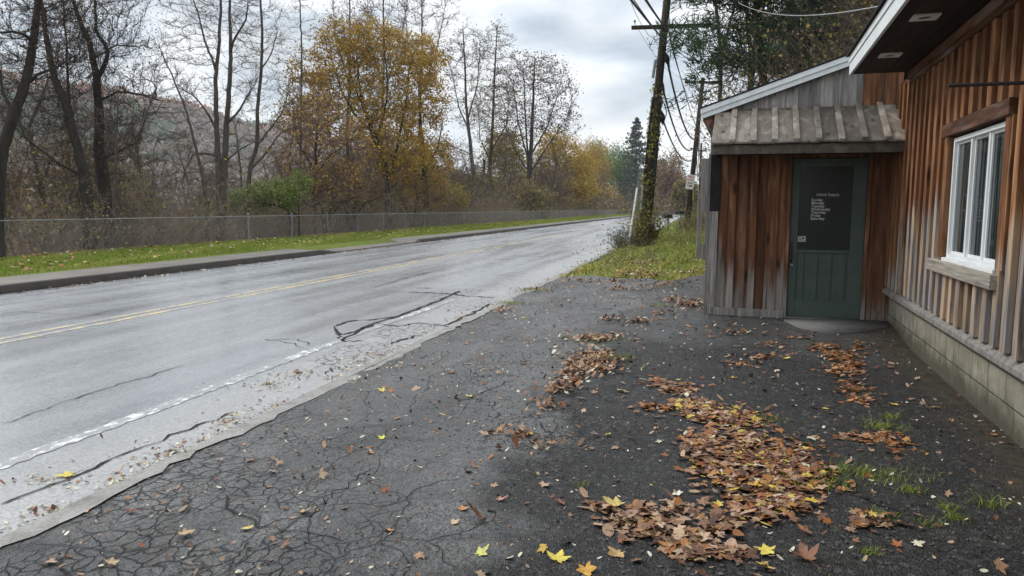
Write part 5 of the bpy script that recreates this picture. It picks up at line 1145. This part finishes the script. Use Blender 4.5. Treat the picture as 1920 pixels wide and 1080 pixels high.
for z in (.33, -.33): b.tube([(0, .006, z), (0, .1, z)], .012, 6)
b.build('bolt', MT['galv'], sg)
mk = atY(1297.5, 428, 43.6); mk[2] = float(ground_z(mk[0], mk[1])); mp_ = thing('marker_post', 'thin green post with a bright yellow strip below the parking sign', 'marker post', tuple(mk))
mt_ = atY(1300, 352, 43.6); b = MB(); b.tube([(0, 0, 0), rel(mt_, mk)], .022, 8); b.build('post', simple('green_post', (.09, .12, .08), .6), mp_)
b = MB(); A = atY(1300, 356, 43.55); B = atY(1299.3, 376, 43.55); beam(b, A, B, .085, .02, mk); b.build('yellow_strip', MT['hiviz'], mp_)
# mailboxes
def mailbox(lab, px, Y, py, rz):
    t_ = atY(px, py, Y); g_ = t_.copy(); g_[2] = float(ground_z(t_[0], t_[1])); hh = t_[2]-g_[2]; m = thing('mailbox', lab, 'mailbox', tuple(g_), rz)
    b = MB(); b.box(-.045, .045, -.045, .045, -.1, hh+.28); b.build('post', MT['w_grey'], m)
    b = MB(); n = 10; w_ = .1; pr = [(-w_, hh), (w_, hh)]+[(w_*math.cos(math.pi*k/n), hh+.1+w_*math.sin(math.pi*k/n)) for k in range(n+1)]
    b.prism(pr, 'y', -.32, .2); b.build('box', MT['black'], m); b = MB(); b.box(-.06, .06, -.3, .25, hh-.05, hh-.002); b.build('arm', MT['w_grey'], m); b = MB(); b.box(.101, .108, -.1, -.06, hh+.05, hh+.22); b.build('flag', MT['dark_metal'], m)
mailbox('dark mailbox on a grey wooden post at the road edge, nearer one', 1253, 40, 408, R(-80)); mailbox('dark mailbox against the brush at the road edge, farther one', 1277, 46, 401, R(-80))
# distant house at the end of the road
hp = atY(1272, 400, 240); hs = thing('far_house', 'tiny pale house with a red brown roof where the road ends', 'house', (hp[0], hp[1], 0), R(10))
b = MB(); b.box(-3.4, 3.4, -3, 3, -.5, 2.6); b.build('wall', MT['white_paint'], hs); b = MB(); b.prism([(-3.3, 2.61), (3.3, 2.61), (0, 4.2)], 'x', -3.8, 3.8); b.build('roof', simple('brown_roof', (.2, .09, .06)), hs)
for x in (-2.4, 1.2): b = MB(); b.box(x, x+1.1, -3.03, -3.005, .9, 2.0); b.build('window', MT['glass'], hs)
b = MB(); b.box(-.6, .3, -3.03, -3.005, -.3, 1.9); b.build('door', MT['green'], hs)
# ------------------------------------------------------------------ wires
def wire(lab, A, B, sag, r_=.012, name='overhead_wire', mat='wire', n=18, grp='overhead wires'):
    A, B = np.asarray(A, float), np.asarray(B, float); b = MB(); pts = []
    for k in range(n+1): t = k/n; p = A+(B-A)*t; p = p-np.array([0, 0, sag*4*t*(1-t)]); pts.append(rel(p, A))
    b.tube(pts, r_, 5); o = b.build(name, MT[mat], smooth=True); o.location = tuple(A); return tag(o, lab, 'cable', grp)
def P1(px, py): return atY(px, py, Yp)
def P2(px, py): return atY(px, py, 45.)
span = [((1253, 55), (1310, 250), .25, .02, 'thick black cable from the crossarm joint down to the second pole'),
        ((1252, 118), (1304, 262), .7, .04, 'heavy black cable leaving the upper splice of the leaning pole'),
        ((1244, 170), (1300, 278), .8, .035, 'heavy black cable leaving the middle of the leaning pole'),
        ((1245, 230), (1296, 300), .5, .03, 'black cable leaving the lowest splice of the leaning pole'),
        ((1256, 75), (1312, 215), .5, .012, 'thin cable just under the crossarm running to the second pole')]
for a, c, s_, r_, lab in span: wire(lab, P1(*a), P2(*c), s_, r_)
for (px, qx, lab) in ((1190, 1287, 'thin power line at the road-side end of the crossarms'), (1300, 1333, 'thin power line right of the leaning pole between crossarms'), (1328, 1348, 'thin power line at the outer end of the crossarms')):
    wire(lab, P1(px, 42), P2(qx, 147), .55, .007)
# onwards from pole 2 to pole 3
for i, ((px, py), (qx, qy), s_, r_, lab) in enumerate((((1312, 215), (1313, 300), .9, .02, 'black cable from the second pole to the third, upper one'), ((1310, 255), (1312, 315), 1.0, .03, 'black cable from the second pole to the third, middle one'), ((1306, 285), (1311, 330), 1.0, .03, 'black cable from the second pole to the third, lowest one'))):
    wire(lab, P2(px, py), atY(qx, qy, 84.), s_, r_)
def toward(a, c, Yc, lab, r_, sag):
    A = P1(*a); Cc = atY(c[0], c[1], Yc); B = A+(Cc-A)*((Yp+22)/(Yp-Yc)); wire(lab, A, B, sag, r_, n=30)
toward((1250, 80), (1196, -10), 14, 'thick black cable coming over the camera, left of the pair', .022, .3)
toward((1256, 62), (1222, -10), 14, 'thick black cable coming over the camera, right of the pair', .022, .3)
toward((1236, 64), (1205, 5), 17, 'thin cable crossing in front of the crossarm', .01, .3)
A = P1(1238, 72); b = MB(); pts = [P1(*q) for q in ((1182, 0), (1190, 22), (1202, 45), (1216, 66), (1228, 74), (1239, 71))]
b.tube([rel(p, A) for p in pts], .009, 5); o = b.build('slack_wire', MT['wire'], smooth=True); o.location = tuple(A); tag(o, 'thin slack wire looping below the left half of the crossarm', 'cable')
wire('pale service wire sagging from the pine to the shop roof', atY(1385, 5, 22), atY(1668, 8, 9.4), .22, .009, mat='galv', name='service_wire', grp=None)
# ------------------------------------------------------------------ fallen leaves
def maple_outline(lobes=5, s=1.0, deep=.45, seed=0, elong=1.0):
    r_ = np.random.default_rng(seed); pts = []
    ang = [-2.3, -1.15, 0, 1.15, 2.3]; ln = [.55, .85, 1.0, .85, .55]
    for k, (a, l) in enumerate(zip(ang, ln)):
        l *= r_.uniform(.88, 1.1)
        for da, f in ((-.42, .62), (-.33, .76), (-.24, .70), (-.15, .86), (0, 1.0), (.15, .86), (.24, .70), (.33, .76), (.42, .62)): pts.append(((a+da), l*f))
        if k < 4: pts.append(((a+ang[k+1])/2, deep*r_.uniform(.85, 1.15)*1.05))
    pts.append((math.pi, .12)); xy = [(l*math.sin(a), l*math.cos(a)*elong) for a, l in pts]; return np.array(xy)*.5*s
def oval_outline(seed=0, w_=.35):
    t = np.linspace(0, 2*np.pi, 13)[:-1]; return np.stack([np.sin(t)*w_*.5, np.cos(t)*.5], 1)
def leaf_proto(seed, kind='maple', curl=.25):
    r_ = np.random.default_rng(seed); o = maple_outline(seed=seed) if kind == 'maple' else oval_outline(seed, .38 if kind == 'oval' else .6)
    n = len(o); mid = o*.5; xy = np.concatenate([[[0, 0]], mid, o]); rr = np.linalg.norm(xy, axis=1); an = np.arctan2(xy[:, 0], xy[:, 1]); k1, k2 = r_.uniform(-1, 1, 2)
    z = curl*(rr**2*(1.2+.8*k1)+.25*rr*np.sin(an*2+k2*3)+.12*rr*np.sin(an*5+seed)); V = np.stack([xy[:, 0], xy[:, 1], z], 1)
    j = np.arange(n); j2 = (j+1) % n; tri = np.stack([np.zeros(n, int), 1+j, 1+j2], 1); qd = np.stack([1+j, 1+n+j, 1+n+j2, 1+j2], 1); return V, tri, qd
PROT = [leaf_proto(i, 'maple', c) for i, c in enumerate((.15, .35, .55, .8, .25, .6))]; OVAL = [leaf_proto(20, 'oval', .2), leaf_proto(21, 'broad', .5)]
LEAFC = {'gold': [(.55, .40, .07), (.62, .47, .10), (.5, .32, .05)], 'orange': [(.36, .15, .04), (.42, .2, .06), (.3, .11, .035), (.27, .09, .035)], 'brown': [(.16, .075, .04), (.2, .10, .055), (.12, .055, .03), (.24, .13, .075), (.3, .17, .1)], 'tan': [(.38, .25, .15), (.45, .32, .2), (.34, .2, .12), (.42, .27, .19)], 'pale': [(.62, .57, .42), (.7, .66, .52), (.55, .52, .4)], 'green': [(.2, .3, .06), (.3, .36, .09)]}
def gzd(x, y):
    x = np.asarray(x); y = np.asarray(y); zr = np.where(x < -2.86, .0, drive_z(x, y)); zg = ground_z(x, y); return np.where(x < -11.4, zg+.02, np.where((y > 15.7) & (x > -2.9), zg+.09, zr))
def place_leaves(rs, XY, size, cols, protos, tilt=.35, lift=.004):
    n = len(XY); V = []; Q = []; T3 = []; C_ = []; nb = 0; which = rs.integers(0, len(protos), n); cols = np.array(cols)
    for w_ in range(len(protos)):
        ii = np.where(which == w_)[0]
        if not len(ii): continue
        pv, tri, qd = protos[w_]; m = len(ii); th = rs.uniform(0, 6.28, m); s = size[ii] if hasattr(size, '__len__') else size*rs.uniform(.65, 1.25, m)
        flip = np.where(rs.uniform(0, 1, m) < .35, -1, 1); tx, ty = rs.normal(0, tilt, m), rs.normal(0, tilt, m)
        x, y, z = pv[None, :, 0]*s[:, None], pv[None, :, 1]*s[:, None], pv[None, :, 2]*s[:, None]*flip[:, None]*rs.uniform(.1, .85, m)[:, None]
        X = x*np.cos(th)[:, None]-y*np.sin(th)[:, None]; Y = x*np.sin(th)[:, None]+y*np.cos(th)[:, None]; Z = z+X*tx[:, None]+Y*ty[:, None]; Z = Z-Z.min(1, keepdims=True)
        lf = lift[ii] if hasattr(lift, '__len__') else lift
        gx, gy = XY[ii, 0], XY[ii, 1]; gzv = gzd(gx, gy)+lf; P = np.stack([X+gx[:, None], Y+gy[:, None], Z+gzv[:, None]], -1).reshape(-1, 3); k = pv.shape[0]
        base = (np.arange(m)*k+nb)[:, None, None]; T3.append((tri[None]+base).reshape(-1, 3)); Q.append((qd[None]+base).reshape(-1, 4)); V.append(P); nb += len(P)
        c = cols[rs.integers(0, len(cols), m)]*rs.uniform(.75, 1.2, (m, 1)); C_.append(np.repeat(np.concatenate([c, np.ones((m, 1))], 1), k, 0))
    return np.concatenate(V), [(np.concatenate(T3), 0), (np.concatenate(Q), 0)], np.concatenate(C_)
def blobs_xy(rs, lst):
    out = []
    for px, py, rx, ry, n in lst:
        a = rs.uniform(0, 6.28, n); q = np.abs(rs.normal(0, .62, n)); out.append(np.array([G(px+rx*math.cos(t)*k, py+ry*math.sin(t)*k)[:2] for t, k in zip(a, q)]))
    return np.concatenate(out)
rs = np.random.default_rng(55)
main_blobs = [(1232, 718, 30, 9, 90), (1270, 735, 36, 12, 120), (1310, 765, 40, 12, 130), (1260, 768, 50, 7, 50), (1330, 785, 50, 14, 160), (1390, 790, 50, 22, 200), (1320, 840, 55, 30, 230), (1400, 850, 70, 36, 380), (1470, 870, 60, 36, 300), (1520, 895, 45, 32, 170), (1450, 920, 75, 26, 220), (1390, 900, 60, 25, 180), (1430, 960, 60, 24, 130), (1480, 950, 50, 20, 90), (1340, 880, 60, 18, 90)]
XY = np.concatenate([blobs_xy(rs, main_blobs), blobs_xy(rs, main_blobs[2:])]); XY = np.concatenate([XY, blobs_xy(rs, main_blobs)]); XY = XY[rs.uniform(0, 1, len(XY)) < .55]; lift = rs.uniform(.0, .012, len(XY))
V, Fc, T = place_leaves(rs, XY, rs.uniform(.03, .105, len(XY)), LEAFC['orange'][:2]+LEAFC['brown']*4+[(.07, .03, .02), (.1, .04, .025)]*4+LEAFC['orange']*4+LEAFC['tan']*3+LEAFC['gold'][:1]*3+LEAFC['pale'][:1], PROT+OVAL[:1], .16, lift); tag(mesh_np('leaf_litter', V, Fc, MT['leaf'], tone=T), 'long heap of brown and orange fallen leaves in the middle of the driveway', 'fallen leaves', kind='stuff')
low = [(1170, 985, 60, 20, 90), (1230, 1005, 70, 22, 120), (1300, 1020, 75, 25, 150), (1340, 985, 50, 20, 80), (1370, 1040, 50, 16, 60), (1130, 960, 40, 18, 30), (1200, 965, 60, 16, 50), (1280, 960, 50, 16, 50), (1640, 985, 50, 18, 36), (1620, 975, 40, 10, 24), (1300, 1050, 60, 15, 40)]
XY = np.concatenate([blobs_xy(rs, low), blobs_xy(rs, low)[::9]]); V, Fc, T = place_leaves(rs, XY, rs.uniform(.02, .1, len(XY)), [(.07, .03, .02)]*3+LEAFC['brown']*4+LEAFC['tan']*4+LEAFC['orange']+LEAFC['gold'][:1], PROT+OVAL, .2, rs.uniform(0, .012, len(XY))); tag(mesh_np('leaf_litter', V, Fc, MT['leaf'], tone=T), 'torn brown leaf litter nearest the camera at the bottom of the photo', 'fallen leaves', kind='stuff')
mid = [(1575, 670, 40, 16, 190), (1590, 690, 32, 18, 150), (1540, 655, 34, 9, 60), (1610, 655, 24, 8, 40), (1600, 735, 38, 18, 80), (1620, 755, 28, 14, 40), (1560, 700, 40, 10, 40), (1430, 672, 44, 8, 50), (1395, 685, 36, 8, 36), (1600, 825, 46, 9, 46), (1650, 825, 46, 18, 60), (1680, 840, 30, 15, 30), (1500, 640, 40, 8, 24), (1440, 650, 40, 8, 22), (1680, 626, 16, 6, 30), (1290, 725, 30, 8, 30), (1240, 768, 44, 9, 50), (1215, 765, 24, 7, 26)]
XY = blobs_xy(rs, mid); XY = XY[::1]; V, Fc, T = place_leaves(rs, XY, .07, LEAFC['orange']*5+LEAFC['brown']*2+LEAFC['tan']*2, PROT, .2, rs.uniform(0, .012, len(XY))); tag(mesh_np('leaf_litter', V, Fc, MT['leaf'], tone=T), 'rusty orange patches of fallen leaves between the leaf heap and the door', 'fallen leaves', kind='stuff')
far = [(1295, 585, 38, 8, 150), (1260, 575, 30, 6, 60), (1250, 540, 50, 5, 110), (1100, 640, 60, 9, 120), (1130, 638, 50, 8, 100), (1110, 672, 50, 16, 260), (1090, 690, 46, 18, 240), (1130, 690, 40, 14, 150), (1075, 715, 40, 14, 130), (1050, 735, 35, 12, 70), (1030, 765, 40, 12, 36), (1200, 612, 40, 6, 60), (1140, 605, 40, 6, 50), (1240, 600, 40, 5, 40), (1370, 632, 60, 6, 50), (1000, 545, 60, 6, 60), (940, 585, 30, 7, 60), (1160, 545, 90, 6, 120), (1230, 522, 90, 5, 170), (1150, 530, 70, 6, 120), (1090, 528, 40, 6, 80), (1300, 520, 30, 8, 90), (1200, 505, 110, 14, 500), (1180, 520, 100, 8, 300), (1250, 470, 70, 16, 110), (970, 820, 50, 8, 34), (1010, 840, 40, 10, 24)]
XY = blobs_xy(rs, far); V, Fc, T = place_leaves(rs, XY, .06, LEAFC['tan']*4+LEAFC['brown']*3+LEAFC['orange']*2+LEAFC['pale'], PROT+OVAL, .45, rs.uniform(0, .03, len(XY))); tag(mesh_np('leaf_litter', V, Fc, MT['leaf'], tone=T), 'dry tan leaf litter toward the grass bank and the corner of the entry', 'fallen leaves', kind='stuff')
# litter at the road edge
n = 3400; Y = 2.2+13*rs.uniform(0, 1, n)**1.3; X = -3.02-rs.exponential(.12, n); m = (np.sin(Y*2.1)+np.sin(Y*5.3+1)+rs.normal(0, .6, n)) > -.2; XY = np.stack([X, Y], 1)[m][::2]
ext = blobs_xy(rs, [(505, 720, 60, 18, 110), (560, 700, 50, 14, 110), (700, 690, 60, 10, 120), (660, 715, 45, 10, 110), (740, 670, 50, 8, 90), (230, 905, 40, 10, 60), (330, 850, 60, 14, 70), (80, 900, 70, 20, 50), (100, 960, 80, 15, 60), (430, 790, 60, 14, 60)]); XY = np.concatenate([XY, ext])
V, Fc, T = place_leaves(rs, XY, rs.uniform(.01, .034, len(XY)), LEAFC['tan']*3+LEAFC['pale']*5+LEAFC['brown']*2+LEAFC['gold'][:1], OVAL, .4, .003); tag(mesh_np('road_edge_litter', V, Fc, MT['leaf'], tone=T), 'pale leaf scraps and grit along the road edge', 'leaf litter', kind='stuff')
# scattered scraps over the driveway
n = 3400; X = rs.uniform(-2.8, 2.2, n); Y = 1.9+13.2*rs.uniform(0, 1, n)**1.25; XY = np.stack([X, Y], 1)
V, Fc, T = place_leaves(rs, XY, rs.uniform(.012, .034, len(XY)), LEAFC['pale']*5+LEAFC['tan']*5+LEAFC['brown']*4, OVAL, .4, .003); tag(mesh_np('leaf_scraps', V, Fc, MT['leaf'], tone=T), 'tiny pale leaf scraps scattered over the whole driveway', 'leaf litter', kind='stuff')
n = 950; X = rs.uniform(-2.8, 2.1, n); Y = 2.0+13.2*rs.uniform(0, 1, n); XY = np.stack([X, Y], 1)
V, Fc, T = place_leaves(rs, XY, rs.uniform(.02, .085, len(XY))**1.0, LEAFC['pale']*1+LEAFC['tan']*5+LEAFC['brown']*4+LEAFC['orange']*2+LEAFC['gold'], PROT+OVAL[:1], .3, .003); tag(mesh_np('scattered_leaves', V, Fc, MT['leaf'], tone=T), 'small loose leaves scattered over the driveway', 'fallen leaves', kind='stuff')
n = 1600; X = rs.uniform(-18.4, -13.0, n); Y = 12+70*rs.uniform(0, 1, n)**1.5; keep = (rs.uniform(0, 1, n) < .45) | (X < -17); XY = np.stack([X, Y], 1)[keep]
V, Fc, T = place_leaves(rs, XY, .13, LEAFC['tan']*3+LEAFC['orange']*2+LEAFC['gold'], PROT[:2], .3, .05); tag(mesh_np('verge_leaves', V, Fc, MT['leaf'], tone=T), 'yellow and tan leaves lying on the grass verge by the fence', 'fallen leaves', kind='stuff')
n = 500; Y = 9+60*rs.uniform(0, 1, n)**1.3; X = -11.15+rs.exponential(.12, n); XY = np.stack([X, Y], 1)
V, Fc, T = place_leaves(rs, XY, .08, LEAFC['tan']*2+LEAFC['brown']*2+LEAFC['pale'], PROT[:2]+OVAL, .3, .004); tag(mesh_np('gutter_leaves', V, Fc, MT['leaf'], tone=T), 'leaves gathered in the gutter below the far kerb', 'fallen leaves', kind='stuff')
# gravel grains
n = 26000; X = rs.uniform(-2.2, 2.1, n); Y = 1.9+6.5*rs.uniform(0, 1, n)**1.5; XY = np.stack([X, Y], 1); m = (np.sin(X*2.2+Y)+np.sin(Y*2.7-X*1.3)+rs.normal(0, .8, n)) > .1; XY = XY[m]; n = len(XY)
ov = np.array([(1, 0, 0), (-1, 0, 0), (0, 1, 0), (0, -1, 0), (0, 0, 1), (0, 0, -.6)]); of = np.array([(0, 2, 4), (2, 1, 4), (1, 3, 4), (3, 0, 4)])
s_ = rs.uniform(.0025, .0085, n)*rs.choice([1, 1, 1, 1.6], n); V = (ov[None]*rs.uniform(.6, 1.2, (n, 6, 1)))*s_[:, None, None]; th = rs.uniform(0, 6.28, n); Vx = V[..., 0]*np.cos(th)[:, None]-V[..., 1]*np.sin(th)[:, None]; Vy = V[..., 0]*np.sin(th)[:, None]+V[..., 1]*np.cos(th)[:, None]
V = np.stack([Vx+XY[:, :1], Vy+XY[:, 1:], V[..., 2]*.8+gzd(XY[:, 0], XY[:, 1])[:, None]+.003], -1).reshape(-1, 3); g_ = .008+.16*rs.uniform(0, 1, n)**2.2; T = np.repeat(np.stack([g_, g_*.98, g_*.94, np.ones(n)], 1), 6, 0)
tag(mesh_np('gravel', V, [((of[None]+(np.arange(n)*6)[:, None, None]).reshape(-1, 3), 0)], MT['leaf'], tone=T), 'loose dark gravel crumbs on the crumbling driveway', 'gravel', kind='stuff')
# single leaves one can point to
SING = [(902, 978, .15, (.17, .075, .045), .9, 'large brown curled maple leaf standing up from the driveway, centre bottom'), (1158, 948, .155, (.62, .5, .16), .4, 'large pale yellow maple leaf left of the leaf heap'), (1045, 1052, .14, (.66, .54, .09), .4, 'yellow maple leaf at the bottom edge, middle'),
 (1098, 1072, .12, (.6, .33, .06), .4, 'orange yellow leaf cut by the bottom edge'), (1440, 1035, .145, (.68, .56, .10), .3, 'bright yellow maple leaf at the lower end of the leaf heap'), (1428, 1066, .12, (.55, .38, .12), .5, 'tan yellow leaf just below the bright yellow one'),
 (1512, 1050, .15, (.22, .1, .05), .8, 'crumpled brown leaf right of the bright yellow leaf'), (1160, 1040, .12, (.5, .33, .14), .6, 'ochre leaf in the litter at the bottom'), (567, 963, .09, (.5, .36, .17), .4, 'tan leaf on the cracked asphalt, lower left'), (345, 1003, .11, (.5, .35, .2), .6, 'folded tan leaf far down on the left by the road edge'),
 (730, 997, .075, (.5, .24, .1), .5, 'small orange leaf below the long crack'), (937, 940, .085, (.42, .22, .17), .5, 'pinkish brown leaf above the large curled leaf'), (866, 958, .08, (.5, .24, .09), .5, 'orange leaf left of the large curled leaf'), (1052, 945, .09, (.26, .1, .07), .6, 'dark red brown leaf right of the large curled leaf'),
 (1018, 912, .1, (.48, .32, .22), .5, 'light brown leaf above the dark red brown one'), (890, 878, .085, (.4, .22, .17), .5, 'dull pink leaf alone on dark asphalt'), (718, 823, .08, (.62, .6, .1), .2, 'yellow green leaf beside the long crack'), (696, 851, .07, (.45, .22, .11), .5, 'small rusty leaf under the yellow green one'),
 (983, 681, .13, (.38, .19, .1), .8, 'curled tan brown leaf standing on pale asphalt'), (845, 700, .12, (.26, .14, .09), .7, 'brown leaf on the pale asphalt near the road'), (718, 735, .10, (.66, .55, .14), .3, 'yellow leaf nearest the road edge'), (880, 745, .095, (.62, .55, .16), .4, 'yellow leaf on the crack in the pale asphalt'),
 (1163, 733, .115, (.66, .55, .13), .3, 'pale yellow leaf left of the top of the leaf heap'), (1091, 748, .085, (.5, .55, .15), .3, 'greenish yellow leaf beside the tan litter'), (993, 817, .1, (.62, .45, .08), .4, 'golden leaf on a scrap of litter, mid driveway'), (1120, 818, .095, (.36, .22, .2), .4, 'mauve brown leaf on the round asphalt patch'),
 (1140, 816, .07, (.6, .52, .13), .3, 'small yellow leaf touching the mauve brown one'), (1549, 768, .06, (.66, .55, .1), .3, 'small round yellow leaf right of the leaf heap'), (1488, 762, .085, (.72, .7, .6), .3, 'almost white leaf above the leaf heap'), (1374, 710, .1, (.66, .45, .12), .3, 'orange yellow leaf below the row of rusty leaves'),
 (1473, 674, .11, (.68, .58, .1), .3, 'yellow leaf at the right end of the rusty row'), (1298, 892, .13, (.42, .24, .15), .3, 'broad tan leaf at the left side of the leaf heap'), (1415, 918, .1, (.6, .33, .05), .6, 'orange leaf near the lower middle of the leaf heap'), (1520, 945, .12, (.64, .46, .07), .4, 'gold leaf at the lower right of the leaf heap'),
 (1396, 835, .1, (.66, .52, .1), .4, 'yellow leaf in the middle of the leaf heap'), (1672, 690, .12, (.3, .15, .08), .3, 'flat brown leaf between the rusty patch and the block wall'), (1862, 817, .07, (.5, .22, .07), .4, 'small orange leaf near the block wall'), (1680, 760, .12, (.6, .48, .1), .2, 'yellow leaf with green grass, right side'),
 (900, 1042, .09, (.55, .55, .15), .6, 'curled yellow green leaf near the bottom edge'), (131, 892, .14, (.62, .5, .1), .2, 'yellow leaf on the road near the white line'), (245, 960, .06, (.24, .08, .05), .5, 'small dark red leaf at the road edge, lower left'), (210, 1060, .08, (.5, .35, .2), .5, 'pale tan leaf in the bottom left corner'),
 (463, 993, .06, (.6, .5, .15), .4, 'tiny yellow leaf on the web of cracks'), (1507, 1000, .09, (.35, .17, .08), .6, 'small brown leaf above the crumpled one'), (1290, 770, .1, (.5, .26, .08), .4, 'orange leaf on the upper part of the leaf heap')]
for i, (px, py, s_, c, curl, lab) in enumerate(SING):
    g_ = G(px, py); g_ = G(px, py, float(gzd(g_[0], g_[1]))); pv, tri, qd = leaf_proto(200+i, 'maple' if s_ > .062 else 'broad', curl); z = pv[:, 2]*s_; z = z-z.min(); n = len(pv)
    tl = rs.normal(0, .16, 2)+(np.array([.0, .45]) if curl > .85 else 0); z = z+pv[:, 0]*s_*tl[0]+pv[:, 1]*s_*tl[1]; z -= z.min()
    V = np.stack([pv[:, 0]*s_, pv[:, 1]*s_, z], 1); o = mesh_np('maple_leaf', V, [(tri, 0), (qd, 0)], MT['leaf'], tone=np.tile(np.array([*c, 1.]), (n, 1)))
    onheap = any((px-a)**2/(rx*rx)+(py-b_)**2/(ry*ry) < 1 for a, b_, rx, ry, _ in main_blobs)
    o.location = (g_[0], g_[1], g_[2]+(.02 if onheap else .006)); o.rotation_euler = (0, 0, rs.uniform(0, 6.28)); tag(o, lab, 'leaf', 'fallen maple leaves lying singly')
    sm_ = MB(); a0 = np.array([0, -.06*s_, z[0]]); sm_.tube([tuple(a0), (.01, -.45*s_, .012), (.02*random.uniform(-1, 1), -.85*s_, .004)], .0012, 4); sm_.build('stem', simple('leaf_stem%d' % i, tuple(x*.7 for x in c)) if i == 0 else bpy.data.materials['leaf_stem0'], o)
# weeds in the cracks
def tuft(px, py, n, h, spread, lab):
    g_ = G(px, py, float(drive_z(G(px, py)[0], G(px, py)[1]))); P = np.stack([rs.normal(0, spread, n), rs.normal(0, spread*.6, n), np.zeros(n)], 1); tn = np.clip(rs.normal(.6, .3, n), 0, 1); V, Fq, Ft, T = blades(rs, P, h*.85, .0035, tn*.5+.05, 1.1)
    o = mesh_np('grass_tuft', V, [(Fq, 0), (Ft, 0)], MT['grass'], tone=T); o.location = tuple(g_); tag(o, lab, 'weed', 'grass tufts growing through the driveway', 'stuff' if n >= 70 else None)
for a in [(1855, 950, 60, .075, .04, 'spiky grass tuft growing alone near the right edge'), (1795, 975, 70, .05, .035, 'yellow green tuft among leaves at the lower right'), (1775, 955, 50, .045, .03, 'small yellow tuft just above the yellow green one'), (1630, 1038, 60, .03, .03, 'tiny bright tuft below the right leaf patch'), (1650, 970, 60, .05, .05, 'tuft in the right leaf patch'),
          (1710, 925, 70, .05, .04, 'yellow tuft above the right leaf patch'), (1650, 895, 240, .045, .13, 'wide low grass patch right of the leaf heap'), (1600, 885, 160, .045, .1, 'grass touching the right side of the leaf heap'), (1655, 805, 160, .06, .08, 'grass patch in the leaves by the dark crack'), (1665, 785, 60, .06, .05, 'grey green weed above the grass patch'),
          (1540, 905, 200, .05, .12, 'grass inside the lower right of the leaf heap'), (1115, 638, 300, .06, .2, 'long low grass patch in front of the tan litter'), (1160, 672, 160, .06, .12, 'grass at the right of the tan litter'), (1260, 540, 160, .05, .2, 'grass patch near the bank beside the entry'), (1240, 575, 160, .05, .15, 'grass patch left of the entry corner'), (1440, 790, 120, .05, .1, 'grass in the top of the leaf heap'),
          (960, 570, 260, .07, .16, 'dry grass on the road edge strip'), (1000, 545, 260, .07, .2, 'dry grass on the road edge strip nearer the bank'), (1095, 910, 40, .03, .04, 'tiny green sprig near the centre of the driveway'), (1740, 985, 50, .04, .05, 'small tuft between the right leaf patch and the yellow tufts')]: tuft(*a)
n = 2500; X = rs.uniform(.2, 2.0, n); Y = rs.uniform(2.2, 5.5, n); m = (np.sin(X*4+Y*2)+np.sin(Y*3.3-X*2)) > 1.0; P = np.stack([X[m], Y[m], drive_z(X[m], Y[m])], 1); V, Fq, Ft, T = blades(rs, P, .018, .003, np.clip(rs.normal(.35, .2, len(P)), 0, 1), .8)
tag(mesh_np('moss', V, [(Fq, 0), (Ft, 0)], MT['grass'], tone=T), 'thin moss and seedlings in the dark asphalt at the right', 'moss', kind='stuff')
# ------------------------------------------------------------------ haze
def haze():
    b = MB(); b.box(-1400, 500, -60, 1450, -12.5, 190); m = bpy.data.materials.new('haze_air'); m.use_nodes = True; t = m.node_tree; t.nodes.clear(); o = nn(t, 'ShaderNodeOutputMaterial'); v = nn(t, 'ShaderNodeVolumePrincipled')
    v.inputs['Color'].default_value = (.93, .96, 1, 1); v.inputs['Density'].default_value = .0003; t.links.new(v.outputs[0], o.inputs['Volume']); ob = b.build('haze', m); tag(ob, 'thin pale blue haze over the valley', 'haze', kind='stuff')
HAZE = True
if HAZE: haze()
